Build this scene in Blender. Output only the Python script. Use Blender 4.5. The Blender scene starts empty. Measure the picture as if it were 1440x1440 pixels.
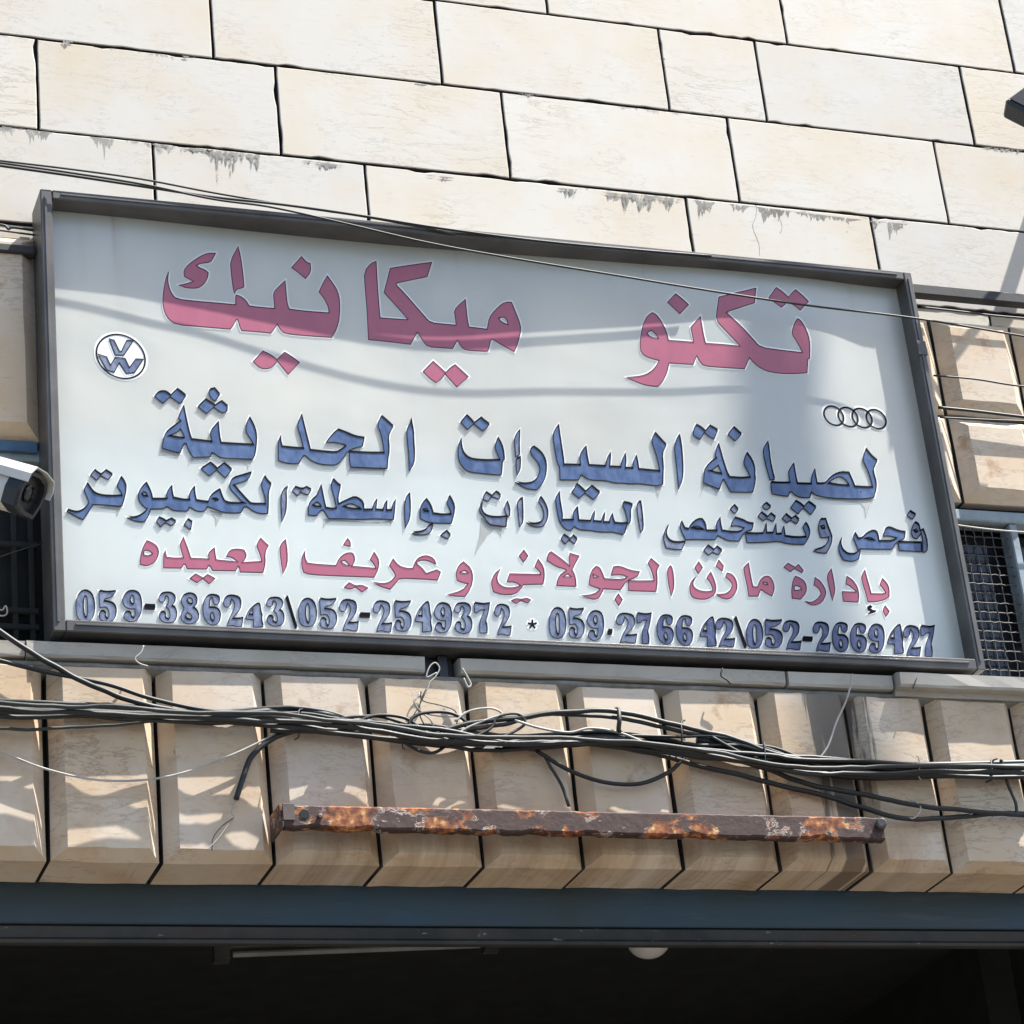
import bpy, bmesh, math, random
import numpy as np
from mathutils import Vector, Matrix, noise
from mathutils.geometry import delaunay_2d_cdt
S = bpy.context.scene
COL = S.collection
rad = math.radians
random.seed(7)

# ------------------------------------------------------------------ camera
YAW, PITCH, ROLL, FPX = 0.3804655565849628, 0.44507415948466234, 0.11051854959510678, 3850.0
ca, sa, cb, sb, cc, sc_ = math.cos(YAW), math.sin(YAW), math.cos(PITCH), math.sin(PITCH), math.cos(ROLL), math.sin(ROLL)
FWD = np.array([sa*cb, ca*cb, sb]); RT = np.array([ca, -sa, 0.0]); DN = np.cross(FWD, RT)
R0 = cc*RT + sc_*DN; R1 = -sc_*RT + cc*DN
CAM = np.array([-2.17863828, -5.44724053, 1.6])
cd = bpy.data.cameras.new('camera'); cam = bpy.data.objects.new('camera', cd); COL.objects.link(cam)
cd.sensor_width = 36.0; cd.sensor_fit = 'HORIZONTAL'; cd.lens = 36.0*FPX/1440.0
cd.clip_start = 0.05; cd.clip_end = 600
M3 = Matrix([[R0[i], -R1[i], -FWD[i]] for i in range(3)]).to_4x4()
cam.matrix_world = Matrix.Translation(Vector(CAM)) @ M3
S.camera = cam

# ------------------------------------------------------------------ sky, sun, exposure
SUN = Vector((0.50, -0.25, 1.0)).normalized()          # direction towards the sun
w = bpy.data.worlds.new('World'); S.world = w; w.use_nodes = True
nt = w.node_tree; nt.nodes.clear()
sky = nt.nodes.new('ShaderNodeTexSky'); sky.sky_type = 'NISHITA'; sky.sun_disc = False
sky.sun_elevation = math.asin(SUN.z); sky.sun_rotation = math.atan2(SUN.x, SUN.y)
sky.air_density = 1.0; sky.dust_density = 1.5; sky.ozone_density = 1.0
bg = nt.nodes.new('ShaderNodeBackground'); bg.inputs['Strength'].default_value = 0.098
ow = nt.nodes.new('ShaderNodeOutputWorld')
nt.links.new(sky.outputs[0], bg.inputs[0]); nt.links.new(bg.outputs[0], ow.inputs[0])
sl = bpy.data.lights.new('sun', 'SUN'); sl.energy = 4.7; sl.angle = rad(0.5); sl.color = (1.0, 0.965, 0.915)
so = bpy.data.objects.new('sun', sl); COL.objects.link(so)
so.rotation_euler = SUN.to_track_quat('Z', 'Y').to_euler()
S.view_settings.view_transform = 'Standard'; S.view_settings.look = 'None'
S.view_settings.gamma = 1.0; S.view_settings.exposure = 1.17
S.cycles.max_bounces = 9; S.cycles.diffuse_bounces = 7; S.cycles.transmission_bounces = 8

# ------------------------------------------------------------------ helpers
def P(x, y, d=0.0):
    """point seen at photo position (x, y) on the vertical plane d metres in front of the upper wall"""
    v = R0*((x-720)/FPX) + R1*((y-720)/FPX) + FWD
    t = (-d-CAM[1])/v[1]
    q = CAM + v*t
    return Vector(q)
def PZ(x, y, z):
    v = R0*((x-720)/FPX) + R1*((y-720)/FPX) + FWD
    return Vector(CAM + v*((z-CAM[2])/v[2]))

def setp(o, label=None, cat=None, group=None, kind=None):
    if label: o['label'] = label
    if cat: o['category'] = cat
    if group: o['group'] = group
    if kind: o['kind'] = kind
    return o
def empty(name, loc, label=None, cat=None, group=None):
    o = bpy.data.objects.new(name, None); COL.objects.link(o); o.location = loc; o.empty_display_size = 0.05
    return setp(o, label, cat, group)
def link(name, me, parent=None):
    o = bpy.data.objects.new(name, me); COL.objects.link(o)
    if parent is not None:
        o.parent = parent
        o.matrix_parent_inverse = Matrix.Translation(-world_loc(parent))
    return o
def world_loc(o):
    # every object here is placed by translation only, so locations add up
    l = Vector(o.location)
    if o.parent is not None:
        l = l + o.matrix_parent_inverse.to_translation() + world_loc(o.parent)
    return l
def mesh(name, verts, faces, mats, parent=None, fm=None, smooth=False, centre=True):
    """verts in world space; origin moved to their middle"""
    vs = [Vector(v) for v in verts]
    c = Vector((0, 0, 0))
    if centre and vs:
        lo = Vector([min(v[i] for v in vs) for i in range(3)]); hi = Vector([max(v[i] for v in vs) for i in range(3)])
        c = (lo+hi)/2
    me = bpy.data.meshes.new(name)
    me.from_pydata([v-c for v in vs], [], faces)
    if not isinstance(mats, (list, tuple)): mats = [mats]
    for m in mats: me.materials.append(m)
    if fm is not None: me.polygons.foreach_set('material_index', fm)
    if smooth: me.polygons.foreach_set('use_smooth', [True]*len(faces))
    me.update()
    o = link(name, me, parent)
    o.location = c
    return o
class MB:
    def __init__(s): s.v = []; s.f = []; s.m = []
    def add(s, vs, fs, m=0):
        n = len(s.v); s.v += [Vector(v) for v in vs]; s.f += [tuple(i+n for i in f) for f in fs]; s.m += [m]*len(fs)
        return s
    def box(s, lo, hi, m=0):
        x0, y0, z0 = lo; x1, y1, z1 = hi
        return s.add([(x0,y0,z0),(x1,y0,z0),(x1,y1,z0),(x0,y1,z0),(x0,y0,z1),(x1,y0,z1),(x1,y1,z1),(x0,y1,z1)],
                     [(0,3,2,1),(4,5,6,7),(0,1,5,4),(1,2,6,5),(2,3,7,6),(3,0,4,7)], m)
    def bbox(s, lo, hi, b, m=0):
        """box with chamfered edges"""
        bm = bmesh.new(); bmesh.ops.create_cube(bm, size=1.0)
        c = [(lo[i]+hi[i])/2 for i in range(3)]; d = [hi[i]-lo[i] for i in range(3)]
        for v in bm.verts: v.co = Vector((c[0]+v.co.x*d[0], c[1]+v.co.y*d[1], c[2]+v.co.z*d[2]))
        bmesh.ops.bevel(bm, geom=list(bm.edges), offset=b, segments=1, affect='EDGES')
        bm.verts.index_update()
        s.add([v.co.copy() for v in bm.verts], [[v.index for v in f.verts] for f in bm.faces], m); bm.free()
        return s
    def tube(s, pts, r, n=8, m=0, caps=True):
        pts = [Vector(p) for p in pts]
        rs = r if isinstance(r, (list, tuple)) else [r]*len(pts)
        vs = []; up = Vector((0, 0, 1)); prev = None
        for i, p in enumerate(pts):
            t = (pts[min(i+1, len(pts)-1)]-pts[max(i-1, 0)]).normalized()
            if prev is None:
                a = t.cross(up)
                if a.length < 1e-3: a = t.cross(Vector((1, 0, 0)))
                a.normalize()
            else:
                a = (prev-t*prev.dot(t)).normalized()
            prev = a; b = t.cross(a)
            for k in range(n):
                th = 2*math.pi*k/n
                vs.append(p+(a*math.cos(th)+b*math.sin(th))*rs[i])
        fs = []
        for i in range(len(pts)-1):
            for k in range(n):
                k2 = (k+1) % n
                fs.append((i*n+k, i*n+k2, (i+1)*n+k2, (i+1)*n+k))
        if caps:
            fs.append(tuple(range(n-1, -1, -1))); fs.append(tuple((len(pts)-1)*n+k for k in range(n)))
        return s.add(vs, fs, m)
    def lathe(s, c, axis, prof, n=20, m=0):
        """prof: (distance along axis, radius)"""
        axis = Vector(axis).normalized(); a = axis.orthogonal().normalized(); b = axis.cross(a); c = Vector(c)
        vs = [c+axis*h+(a*math.cos(2*math.pi*k/n)+b*math.sin(2*math.pi*k/n))*r for h, r in prof for k in range(n)]
        fs = []
        for i in range(len(prof)-1):
            for k in range(n):
                k2 = (k+1) % n; fs.append((i*n+k, i*n+k2, (i+1)*n+k2, (i+1)*n+k))
        fs.append(tuple(range(n-1, -1, -1))); fs.append(tuple((len(prof)-1)*n+k for k in range(n)))
        return s.add(vs, fs, m)
    def build(s, name, mats, parent=None, smooth=False):
        return mesh(name, s.v, s.f, mats, parent, s.m, smooth)
def spline(pts, step=6):
    """Catmull-Rom through a list of tuples"""
    pts = [np.array(p, float) for p in pts]
    if len(pts) < 3: 
        return [pts[0]+(pts[-1]-pts[0])*i/step for i in range(step+1)]
    q = [2*pts[0]-pts[1]]+pts+[2*pts[-1]-pts[-2]]; out = []
    for i in range(1, len(q)-2):
        for k in range(step):
            t = k/step; a, b, c, d = q[i-1], q[i], q[i+1], q[i+2]
            out.append(0.5*((2*b)+(-a+c)*t+(2*a-5*b+4*c-d)*t*t+(-a+3*b-3*c+d)*t**3))
    out.append(pts[-1]); return out

# ------------------------------------------------------------------ materials
def newmat(name):
    m = bpy.data.materials.new(name); m.use_nodes = True; t = m.node_tree
    b = t.nodes['Principled BSDF']; return m, t, b
def N(t, typ, **kw):
    n = t.nodes.new(typ)
    for k, v in kw.items():
        if k in n.inputs: n.inputs[k].default_value = v
        else: setattr(n, k, v)
    return n
def pos(t, scale=(1, 1, 1), rnd=False):
    g = N(t, 'ShaderNodeNewGeometry'); mp = N(t, 'ShaderNodeMapping'); mp.inputs['Scale'].default_value = scale
    t.links.new(g.outputs['Position'], mp.inputs['Vector'])
    if rnd:
        oi = N(t, 'ShaderNodeObjectInfo'); ml = N(t, 'ShaderNodeMath', operation='MULTIPLY'); ml.inputs[1].default_value = 37.0
        t.links.new(oi.outputs['Random'], ml.inputs[0]); cx = N(t, 'ShaderNodeCombineXYZ')
        t.links.new(ml.outputs[0], cx.inputs[0]); t.links.new(ml.outputs[0], cx.inputs[2]); t.links.new(cx.outputs[0], mp.inputs['Location'])
    return mp.outputs[0]
def ramp(t, fac, stops):
    r = N(t, 'ShaderNodeValToRGB'); e = r.color_ramp.elements
    while len(e) < len(stops): e.new(0.5)
    for i, (p, c) in enumerate(stops):
        e[i].position = p; e[i].color = (*c, 1) if len(c) == 3 else c
    t.links.new(fac, r.inputs[0]); return r.outputs[0]
def nz(t, vec, scale, detail=4, rough=0.55, dist=0.0):
    n = N(t, 'ShaderNodeTexNoise'); n.inputs['Scale'].default_value = scale; n.inputs['Detail'].default_value = detail
    n.inputs['Roughness'].default_value = rough; n.inputs['Distortion'].default_value = dist
    t.links.new(vec, n.inputs['Vector']); return n.outputs['Fac']
def mix(t, f, a, b, typ='MIX'):
    m = N(t, 'ShaderNodeMix', data_type='RGBA', blend_type=typ)
    for s, v in ((m.inputs[0], f), (m.inputs[6], a), (m.inputs[7], b)):
        if hasattr(v, 'links'): t.links.new(v, s)
        else: s.default_value = v if not isinstance(v, tuple) else (*v, 1)[:4]
    return m.outputs[2]
def mth(t, op, a, b=None, clamp=False):
    m = N(t, 'ShaderNodeMath', operation=op, use_clamp=clamp)
    for s, v in ((m.inputs[0], a), (m.inputs[1], b)):
        if v is None: continue
        if hasattr(v, 'links'): t.links.new(v, s)
        else: s.default_value = v
    return m.outputs[0]
def bump(t, b, h, strength=0.3, dist=0.01):
    n = N(t, 'ShaderNodeBump'); n.inputs['Strength'].default_value = strength; n.inputs['Distance'].default_value = dist
    t.links.new(h, n.inputs['Height']); t.links.new(n.outputs[0], b.inputs['Normal'])
def simple(name, col, rough=0.6, metal=0.0, var=0.25, scale=12, bmp=0.15):
    m, t, b = newmat(name); p = pos(t)
    n = nz(t, p, scale, 5)
    c2 = tuple(min(1, c*(1+var)) for c in col); c1 = tuple(c*(1-var) for c in col)
    t.links.new(ramp(t, n, [(0.3, c1), (0.7, c2)]), b.inputs['Base Color'])
    b.inputs['Roughness'].default_value = rough; b.inputs['Metallic'].default_value = metal
    if bmp: bump(t, b, nz(t, p, scale*6, 3), bmp, 0.002)
    return m
def stone_mat(name, base, warm, vein, grime=False, veins=0.35, stain=None):
    m, t, b = newmat(name)
    pr = pos(t, (1, 1, 1), True); ps = pos(t, (0.55, 1, 2.4), True)
    big = nz(t, pr, 3.6, 5, 0.6, 0.0)
    c = ramp(t, big, [(0.42, base), (0.68, warm)])
    oi = N(t, 'ShaderNodeObjectInfo')
    tint = ramp(t, oi.outputs['Random'], [(0.0, (1.02, 1.0, 0.95)), (0.35, (0.93, 0.925, 0.92)), (0.7, (1.0, 0.97, 0.91)), (1.0, (1.06, 1.05, 1.02))])
    c = mix(t, 1.0, c, tint, 'MULTIPLY')
    wv = nz(t, ps, 9.0, 8, 0.66, 0.45)
    vm = mth(t, 'ABSOLUTE', mth(t, 'SUBTRACT', wv, 0.5))
    vm = ramp(t, vm, [(0.0, (1, 1, 1)), (0.022, (0, 0, 0))])
    pt = nz(t, pr, 2.0, 3)
    vm2 = mix(t, 1.0, vm, ramp(t, pt, [(0.47, (0, 0, 0)), (0.62, (1, 1, 1))]), 'MULTIPLY')
    f = mth(t, 'MULTIPLY', vm2, veins)
    c = mix(t, f, c, vein)
    fine = nz(t, ps, 34, 4, 0.6)
    wv2 = mth(t, 'ABSOLUTE', mth(t, 'SUBTRACT', nz(t, pos(t, (0.5, 0, 1.6), True), 22.0, 5, 0.6), 0.5))
    wk = mix(t, 1.0, ramp(t, wv2, [(0.0, (1, 1, 1)), (0.02, (0, 0, 0))]), ramp(t, nz(t, pr, 5.0, 3), [(0.5, (0, 0, 0)), (0.6, (1, 1, 1))]), 'MULTIPLY')
    c = mix(t, mth(t, 'MULTIPLY', wk, 0.42), c, vein)
    c = mix(t, mth(t, 'MULTIPLY', ramp(t, nz(t, pr, 1.7, 4, 0.65), [(0.52, (0, 0, 0)), (0.68, (1, 1, 1))]), 0.55), c, tuple(q*w_ for q, w_ in zip(warm, (0.98, 0.91, 0.80))))
    c = mix(t, mth(t, 'MULTIPLY', mth(t, 'MULTIPLY', ramp(t, nz(t, pr, 95, 2, 0.5), [(0.70, (0, 0, 0)), (0.74, (1, 1, 1))]), ramp(t, nz(t, pr, 4.0, 2), [(0.5, (0, 0, 0)), (0.6, (1, 1, 1))])), 0.6), c, (0.20, 0.17, 0.13))
    c = mix(t, mth(t, 'MULTIPLY', ramp(t, fine, [(0.60, (0, 0, 0)), (0.74, (1, 1, 1))]), 0.35), c, vein)
    if grime:
        g = N(t, 'ShaderNodeNewGeometry'); sx = N(t, 'ShaderNodeSeparateXYZ'); t.links.new(g.outputs['Position'], sx.inputs[0])
        z, x = sx.outputs[2], sx.outputs[0]
        for zj, amp in grime:
            dist = mth(t, 'SUBTRACT', zj, z)
            drip = mth(t, 'ADD', mth(t, 'MULTIPLY', nz(t, pos(t, (26, 1, 5)), 1.0, 5, 0.6), 0.6), mth(t, 'MULTIPLY', nz(t, pos(t, (70, 1, 40)), 1.0, 3, 0.6), 0.4))
            patch = nz(t, pos(t, (3.1, 1, 0.01)), 1.0, 3)
            reach = mth(t, 'MULTIPLY', mth(t, 'MULTIPLY', mth(t, 'MAXIMUM', mth(t, 'SUBTRACT', drip, 0.42), 0.0), mth(t, 'MAXIMUM', mth(t, 'SUBTRACT', patch, 0.44), 0.0)), amp)
            k = mth(t, 'MULTIPLY', mth(t, 'SUBTRACT', reach, dist), 160.0, True)
            k = mth(t, 'MULTIPLY', k, mth(t, 'GREATER_THAN', dist, 0.0))
            k = mth(t, 'MULTIPLY', k, ramp(t, nz(t, pos(t), 60, 3), [(0.35, (0.25,)*3), (0.6, (0.95,)*3)]))
            c = mix(t, k, c, (0.22, 0.215, 0.2))
    if stain is not None:
        sp = nz(t, pr, 16, 4, 0.6); sp2 = nz(t, pr, 2.4, 2)
        k = mth(t, 'MULTIPLY', ramp(t, sp, [(0.60, (0, 0, 0)), (0.70, (1, 1, 1))]), ramp(t, sp2, [(0.5, (0, 0, 0)), (0.62, (1, 1, 1))]))
        c = mix(t, mth(t, 'MULTIPLY', k, 0.55), c, (0.36, 0.20, 0.10))
        g = N(t, 'ShaderNodeNewGeometry'); sx = N(t, 'ShaderNodeSeparateXYZ'); t.links.new(g.outputs['Position'], sx.inputs[0])
        dx = mth(t, 'ABSOLUTE', mth(t, 'SUBTRACT', sx.outputs[0], stain))
        st = nz(t, pos(t, (42, 0, 2.2)), 1.0, 5, 0.65); fd = mth(t, 'MULTIPLY', mth(t, 'SUBTRACT', 4.02, sx.outputs[2]), 0.28)
        k = mth(t, 'SUBTRACT', mth(t, 'SUBTRACT', mth(t, 'ADD', st, 0.12), mth(t, 'MULTIPLY', dx, 3.6)), fd)
        k = ramp(t, k, [(0.30, (0, 0, 0)), (0.36, (0.85,)*3)])
        c = mix(t, k, c, (0.11, 0.105, 0.095))
        zz = sx.outputs[2]; xx = sx.outputs[0]
        rs = nz(t, pos(t, (17, 0, 3.5)), 1.0, 6, 0.7)
        k = mth(t, 'MULTIPLY', ramp(t, rs, [(0.42, (0, 0, 0)), (0.66, (1, 1, 1))]), mth(t, 'MULTIPLY', mth(t, 'SUBTRACT', 3.63, zz), 9.0, True))
        k = mth(t, 'MULTIPLY', k, mth(t, 'MULTIPLY', mth(t, 'SUBTRACT', 0.95, mth(t, 'ABSOLUTE', mth(t, 'SUBTRACT', xx, 0.12))), 4.0, True))
        c = mix(t, mth(t, 'MULTIPLY', k, 0.6), c, (0.30, 0.175, 0.09))
        bl = nz(t, pr, 2.6, 6, 0.7)
        c = mix(t, mth(t, 'MULTIPLY', ramp(t, bl, [(0.54, (0, 0, 0)), (0.66, (1, 1, 1))]), 0.40), c, (0.42, 0.28, 0.17))
    t.links.new(c, b.inputs['Base Color']); b.inputs['Roughness'].default_value = 0.62
    b.inputs['Specular IOR Level'].default_value = 0.35
    h = mth(t, 'ADD', mth(t, 'MULTIPLY', fine, 0.4), mth(t, 'MULTIPLY', vm2, -0.5))
    bump(t, b, h, 0.18, 0.002)
    return m
M = {}
def gloss(b, r=0.3):
    b.inputs['Roughness'].default_value = r; b.inputs['IOR'].default_value = 2.1
    b.inputs['Coat Weight'].default_value = 1.0; b.inputs['Coat IOR'].default_value = 1.7; b.inputs['Coat Roughness'].default_value = r
M['stone'] = stone_mat('cream_limestone', (0.625, 0.606, 0.565), (0.615, 0.552, 0.455), (0.36, 0.325, 0.265), grime=[(5.345, 0.9), (5.610, 0.5)], veins=0.6)
M['panel'] = stone_mat('pink_tan_limestone', (0.69, 0.595, 0.485), (0.64, 0.48, 0.32), (0.33, 0.24, 0.18), veins=0.8, stain=P(1165, 1010, 0.06).x)
M['sillm'] = stone_mat('sill_stone', (0.52, 0.50, 0.46), (0.42, 0.40, 0.36), (0.26, 0.24, 0.22), veins=0.6)
M['mortar'] = simple('dark_joint_mortar', (0.085, 0.081, 0.074), 0.95, var=0.7, scale=14)
M['mortarl'] = simple('grey_mortar', (0.24, 0.225, 0.20), 0.95, scale=40, bmp=0.6)
M['frame'] = simple('dark_sign_frame_steel', (0.105, 0.100, 0.096), 0.42, 0.2, 0.3, 9)
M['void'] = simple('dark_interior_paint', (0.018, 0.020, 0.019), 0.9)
M['blackplastic'] = simple('black_plastic', (0.022, 0.024, 0.028), 0.4, var=0.15)
M['cable'] = simple('black_cable_sheath', (0.015, 0.018, 0.017), 0.50, var=0.3, scale=30, bmp=0.1)
M['cable2'] = simple('weathered_dark_cable_sheath', (0.030, 0.034, 0.031), 0.55, var=0.3, scale=30, bmp=0.1)
M['wirew'] = simple('pale_grey_wire_sheath', (0.42, 0.40, 0.36), 0.5, var=0.2, scale=30, bmp=0.1)
M['offwhite'] = simple('off_white_enamel', (0.68, 0.67, 0.62), 0.4, var=0.08, scale=8)
M['glassdark'] = simple('dark_glass', (0.01, 0.012, 0.015), 0.08, var=0.1)
M['palesteel'] = simple('pale_blue_painted_steel', (0.27, 0.33, 0.37), 0.55, var=0.25, scale=18)
M['bluesteel'] = simple('worn_blue_painted_steel', (0.05, 0.115, 0.20), 0.5, var=0.4, scale=9)
M['bluebeam'] = simple('dark_blue_painted_steel', (0.017, 0.040, 0.062), 0.55, var=0.75, scale=3.5)
m, t, b = newmat('dark_blue_weathered_paint')
n1 = nz(t, pos(t, (0.7, 1, 6)), 5, 6, 0.65); n2 = nz(t, pos(t), 2.2, 4)
c = ramp(t, n2, [(0.35, (0.026, 0.045, 0.056)), (0.6, (0.022, 0.062, 0.105)), (0.75, (0.045, 0.072, 0.085))])
c = mix(t, ramp(t, n1, [(0.58, (0, 0, 0)), (0.70, (0.5,)*3)]), c, (0.075, 0.085, 0.088))
t.links.new(c, b.inputs['Base Color']); b.inputs['Roughness'].default_value = 0.5; bump(t, b, n1, 0.3, 0.004); M['bluebeam'] = m
M['lettershadow'] = simple('painted_letter_shadow', (0.40, 0.41, 0.39), 0.5, var=0.1)  # flat grey for the shadows painted below the lifted blue letters
M['guide'] = simple('dirty_grey_steel', (0.045, 0.044, 0.042), 0.6, var=0.5, scale=14)
m, t, b = newmat('grimy_shutter_guide_steel')
n1 = nz(t, pos(t, (3, 1, 9)), 6, 5, 0.65); n2 = nz(t, pos(t), 7, 4)
c = ramp(t, n2, [(0.35, (0.028, 0.030, 0.030)), (0.55, (0.05, 0.048, 0.044)), (0.7, (0.05, 0.034, 0.028))])
c = mix(t, ramp(t, n1, [(0.66, (0, 0, 0)), (0.70, (0.8,)*3)]), c, (0.30, 0.30, 0.28))
t.links.new(c, b.inputs['Base Color']); b.inputs['Roughness'].default_value = 0.7; bump(t, b, n2, 0.4, 0.006); M['guide'] = m
M['rail'] = simple('dark_grey_rail_paint', (0.03, 0.03, 0.03), 0.6)
M['meshwire'] = simple('galvanised_mesh_wire', (0.10, 0.095, 0.09), 0.55, 0.5, 0.35, 60)
M['brownsteel'] = simple('brown_primer_steel', (0.085, 0.065, 0.055), 0.6, var=0.4, scale=20)
M['asphalt'] = simple('asphalt', (0.06, 0.06, 0.062), 0.9, var=0.3, scale=3)
M['paving'] = simple('pale_concrete_paving', (0.20, 0.175, 0.14), 0.9, var=0.2, scale=4)
M['wood'] = simple('weathered_pole_timber', (0.16, 0.11, 0.075), 0.85, var=0.3, scale=10)
# rust with flaking paint
m, t, b = newmat('rusty_flaking_paint'); p = pos(t, (0.8, 1, 1.3)); n1 = nz(t, p, 10, 9, 0.72, 0.2); n2 = nz(t, pos(t), 45, 5, 0.6)
xs = N(t, 'ShaderNodeSeparateXYZ'); g = N(t, 'ShaderNodeNewGeometry'); t.links.new(g.outputs['Position'], xs.inputs[0])
paint = mix(t, n2, (0.045, 0.022, 0.02), (0.085, 0.05, 0.042))
rust = ramp(t, n2, [(0.34, (0.06, 0.018, 0.010)), (0.48, (0.20, 0.058, 0.020)), (0.59, (0.40, 0.15, 0.045)), (0.68, (0.66, 0.46, 0.22))])
k = ramp(t, n1, [(0.505, (0, 0, 0)), (0.52, (1, 1, 1))])
c = mix(t, k, paint, rust)
edge = ramp(t, n1, [(0.488, (0, 0, 0)), (0.50, (1, 1, 1)), (0.504, (1, 1, 1)), (0.515, (0, 0, 0))])
edge = mth(t, 'MULTIPLY', edge, ramp(t, nz(t, pos(t), 14, 2), [(0.50, (0, 0, 0)), (0.6, (1, 1, 1))]))
c = mix(t, edge, c, (0.62, 0.56, 0.5))
t.links.new(c, b.inputs['Base Color']); b.inputs['Roughness'].default_value = 0.75
bump(t, b, mth(t, 'ADD', mth(t, 'MULTIPLY', k, -0.6), n2), 0.6, 0.003); M['rust'] = m
# white sign face: soft dirt, a rust run, faint creases
m, t, b = newmat('sign_face_white'); p = pos(t)
st = nz(t, pos(t, (9, 1, 0.7)), 2.0, 4)
c = ramp(t, st, [(0.35, (0.815, 0.855, 0.785)), (0.7, (0.85, 0.885, 0.82))])
g = N(t, 'ShaderNodeNewGeometry'); sx = N(t, 'ShaderNodeSeparateXYZ'); t.links.new(g.outputs['Position'], sx.inputs[0])
for px_, wd, ln, am in ((158, 0.007, 0.22, 0.75), (163, 0.02, 0.42, 0.22), (112, 0.015, 0.30, 0.18), (1190, 0.012, 0.15, 0.25), (640, 0.010, 0.10, 0.3), (900, 0.008, 0.12, 0.3)):
    q_ = P(px_, 288+(px_-70)*0.1033, 0.06)
    k = mth(t, 'SUBTRACT', 1.0, mth(t, 'DIVIDE', mth(t, 'ABSOLUTE', mth(t, 'SUBTRACT', mth(t, 'ADD', sx.outputs[0], mth(t, 'MULTIPLY', nz(t, pos(t, (0, 0, 30)), 1.0, 2), 0.006)), q_.x+0.003)), wd), True)
    k = mth(t, 'MULTIPLY', k, mth(t, 'SUBTRACT', 1.0, mth(t, 'DIVIDE', mth(t, 'SUBTRACT', q_.z+0.02, sx.outputs[2]), ln), True))
    c = mix(t, mth(t, 'MULTIPLY', k, am), c, (0.42, 0.30, 0.17))
sp_ = nz(t, pos(t), 75, 3, 0.7); sq_ = nz(t, pos(t), 3.2, 2)
c = mix(t, mth(t, 'MULTIPLY', mth(t, 'MULTIPLY', ramp(t, sp_, [(0.68, (0, 0, 0)), (0.72, (1, 1, 1))]), ramp(t, sq_, [(0.5, (0, 0, 0)), (0.6, (1, 1, 1))])), 0.5), c, (0.35, 0.38, 0.42))
c = mix(t, ramp(t, nz(t, pos(t, (1, 1, 0.6)), 4.5, 5, 0.65), [(0.5, (0, 0, 0)), (0.75, (0.16,)*3)]), c, (0.50, 0.50, 0.45))
t.links.new(c, b.inputs['Base Color']); gloss(b, 0.30)
cr = nz(t, pos(t, (1.0, 1, 1.6)), 1.6, 3, 0.5, 0.4)
bump(t, b, cr, 0.25, 0.03); M['face'] = m
tr = N(t, 'ShaderNodeBsdfTranslucent'); tr.inputs['Color'].default_value = (0.95, 0.985, 0.98, 1); mx = N(t, 'ShaderNodeMixShader'); mx.inputs[0].default_value = 0.45
t.links.new(b.outputs[0], mx.inputs[1]); t.links.new(tr.outputs[0], mx.inputs[2]); t.links.new(mx.outputs[0], t.nodes['Material Output'].inputs[0])
m2, t2, b2 = newmat('patchy_grey_mortar_smear'); n_ = nz(t2, pos(t2, (1.4, 1, 0.8)), 55, 5, 0.7)
t2.links.new(ramp(t2, nz(t2, pos(t2), 20, 3), [(0.3, (0.20, 0.19, 0.17)), (0.7, (0.40, 0.38, 0.34))]), b2.inputs['Base Color']); b2.inputs['Roughness'].default_value = 0.95
t2.links.new(ramp(t2, n_, [(0.40, (0, 0, 0)), (0.52, (1, 1, 1))]), b2.inputs['Alpha']); M['smear'] = m2
M['boxwhite'] = simple('white_light_box_lining', (0.92, 0.93, 0.92), 0.8, var=0.02)
FACE_C = c; FACE_T = t; FACE_B = b
def vinyl(name, c1, c2, rough=0.35, sc=30, bm_=0.25):
    m, t, b = newmat(name); n = nz(t, pos(t, (1.6, 1, 0.8)), sc, 4, 0.55, 0.5)
    t.links.new(ramp(t, n, [(0.38, c1), (0.62, c2)]), b.inputs['Base Color']); b.inputs['Roughness'].default_value = rough; b.inputs['IOR'].default_value = 1.6
    bump(t, b, nz(t, pos(t), sc*0.8, 2), bm_, 0.003); return m
M['pink'] = vinyl('faded_crimson_vinyl', (0.400, 0.100, 0.158), (0.435, 0.115, 0.172), 0.3, 10, 0.1)
M['blue'] = vinyl('faded_blue_vinyl', (0.038, 0.080, 0.195), (0.085, 0.140, 0.280), 0.3, 26, 0.5)
M['bluegrey'] = vinyl('faded_grey_blue_vinyl', (0.085, 0.115, 0.215), (0.21, 0.245, 0.34), 0.35, 40, 0.5)
M['navy'] = vinyl('faded_navy_vinyl', (0.032, 0.050, 0.145), (0.10, 0.125, 0.235), 0.35, 40, 0.5)
M['ink'] = simple('dark_outline_ink', (0.006, 0.006, 0.009), 0.7, var=0.1)
M['inkp'] = simple('dark_plum_outline_ink', (0.030, 0.010, 0.018), 0.6, var=0.1)
for k_ in ('ink', 'inkp'): M[k_].node_tree.nodes['Principled BSDF'].inputs['Specular IOR Level'].default_value = 0.08
M['halo'] = simple('white_halo_film', (0.90, 0.91, 0.90), 0.4, var=0.03)  # white rim imitating a sharpening halo; also colours the emblem disc and ring backings

# ------------------------------------------------------------------ ground and street
mesh('street', [(-60,-60,0),(60,-60,0),(60,60,0),(-60,60,0)], [(0,1,2,3)], M['asphalt'])['kind'] = 'structure'
MB().box((-30,-2.6,0.0),(30,0.0,0.13)).build('pavement', M['paving'])['kind'] = 'structure'

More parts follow.
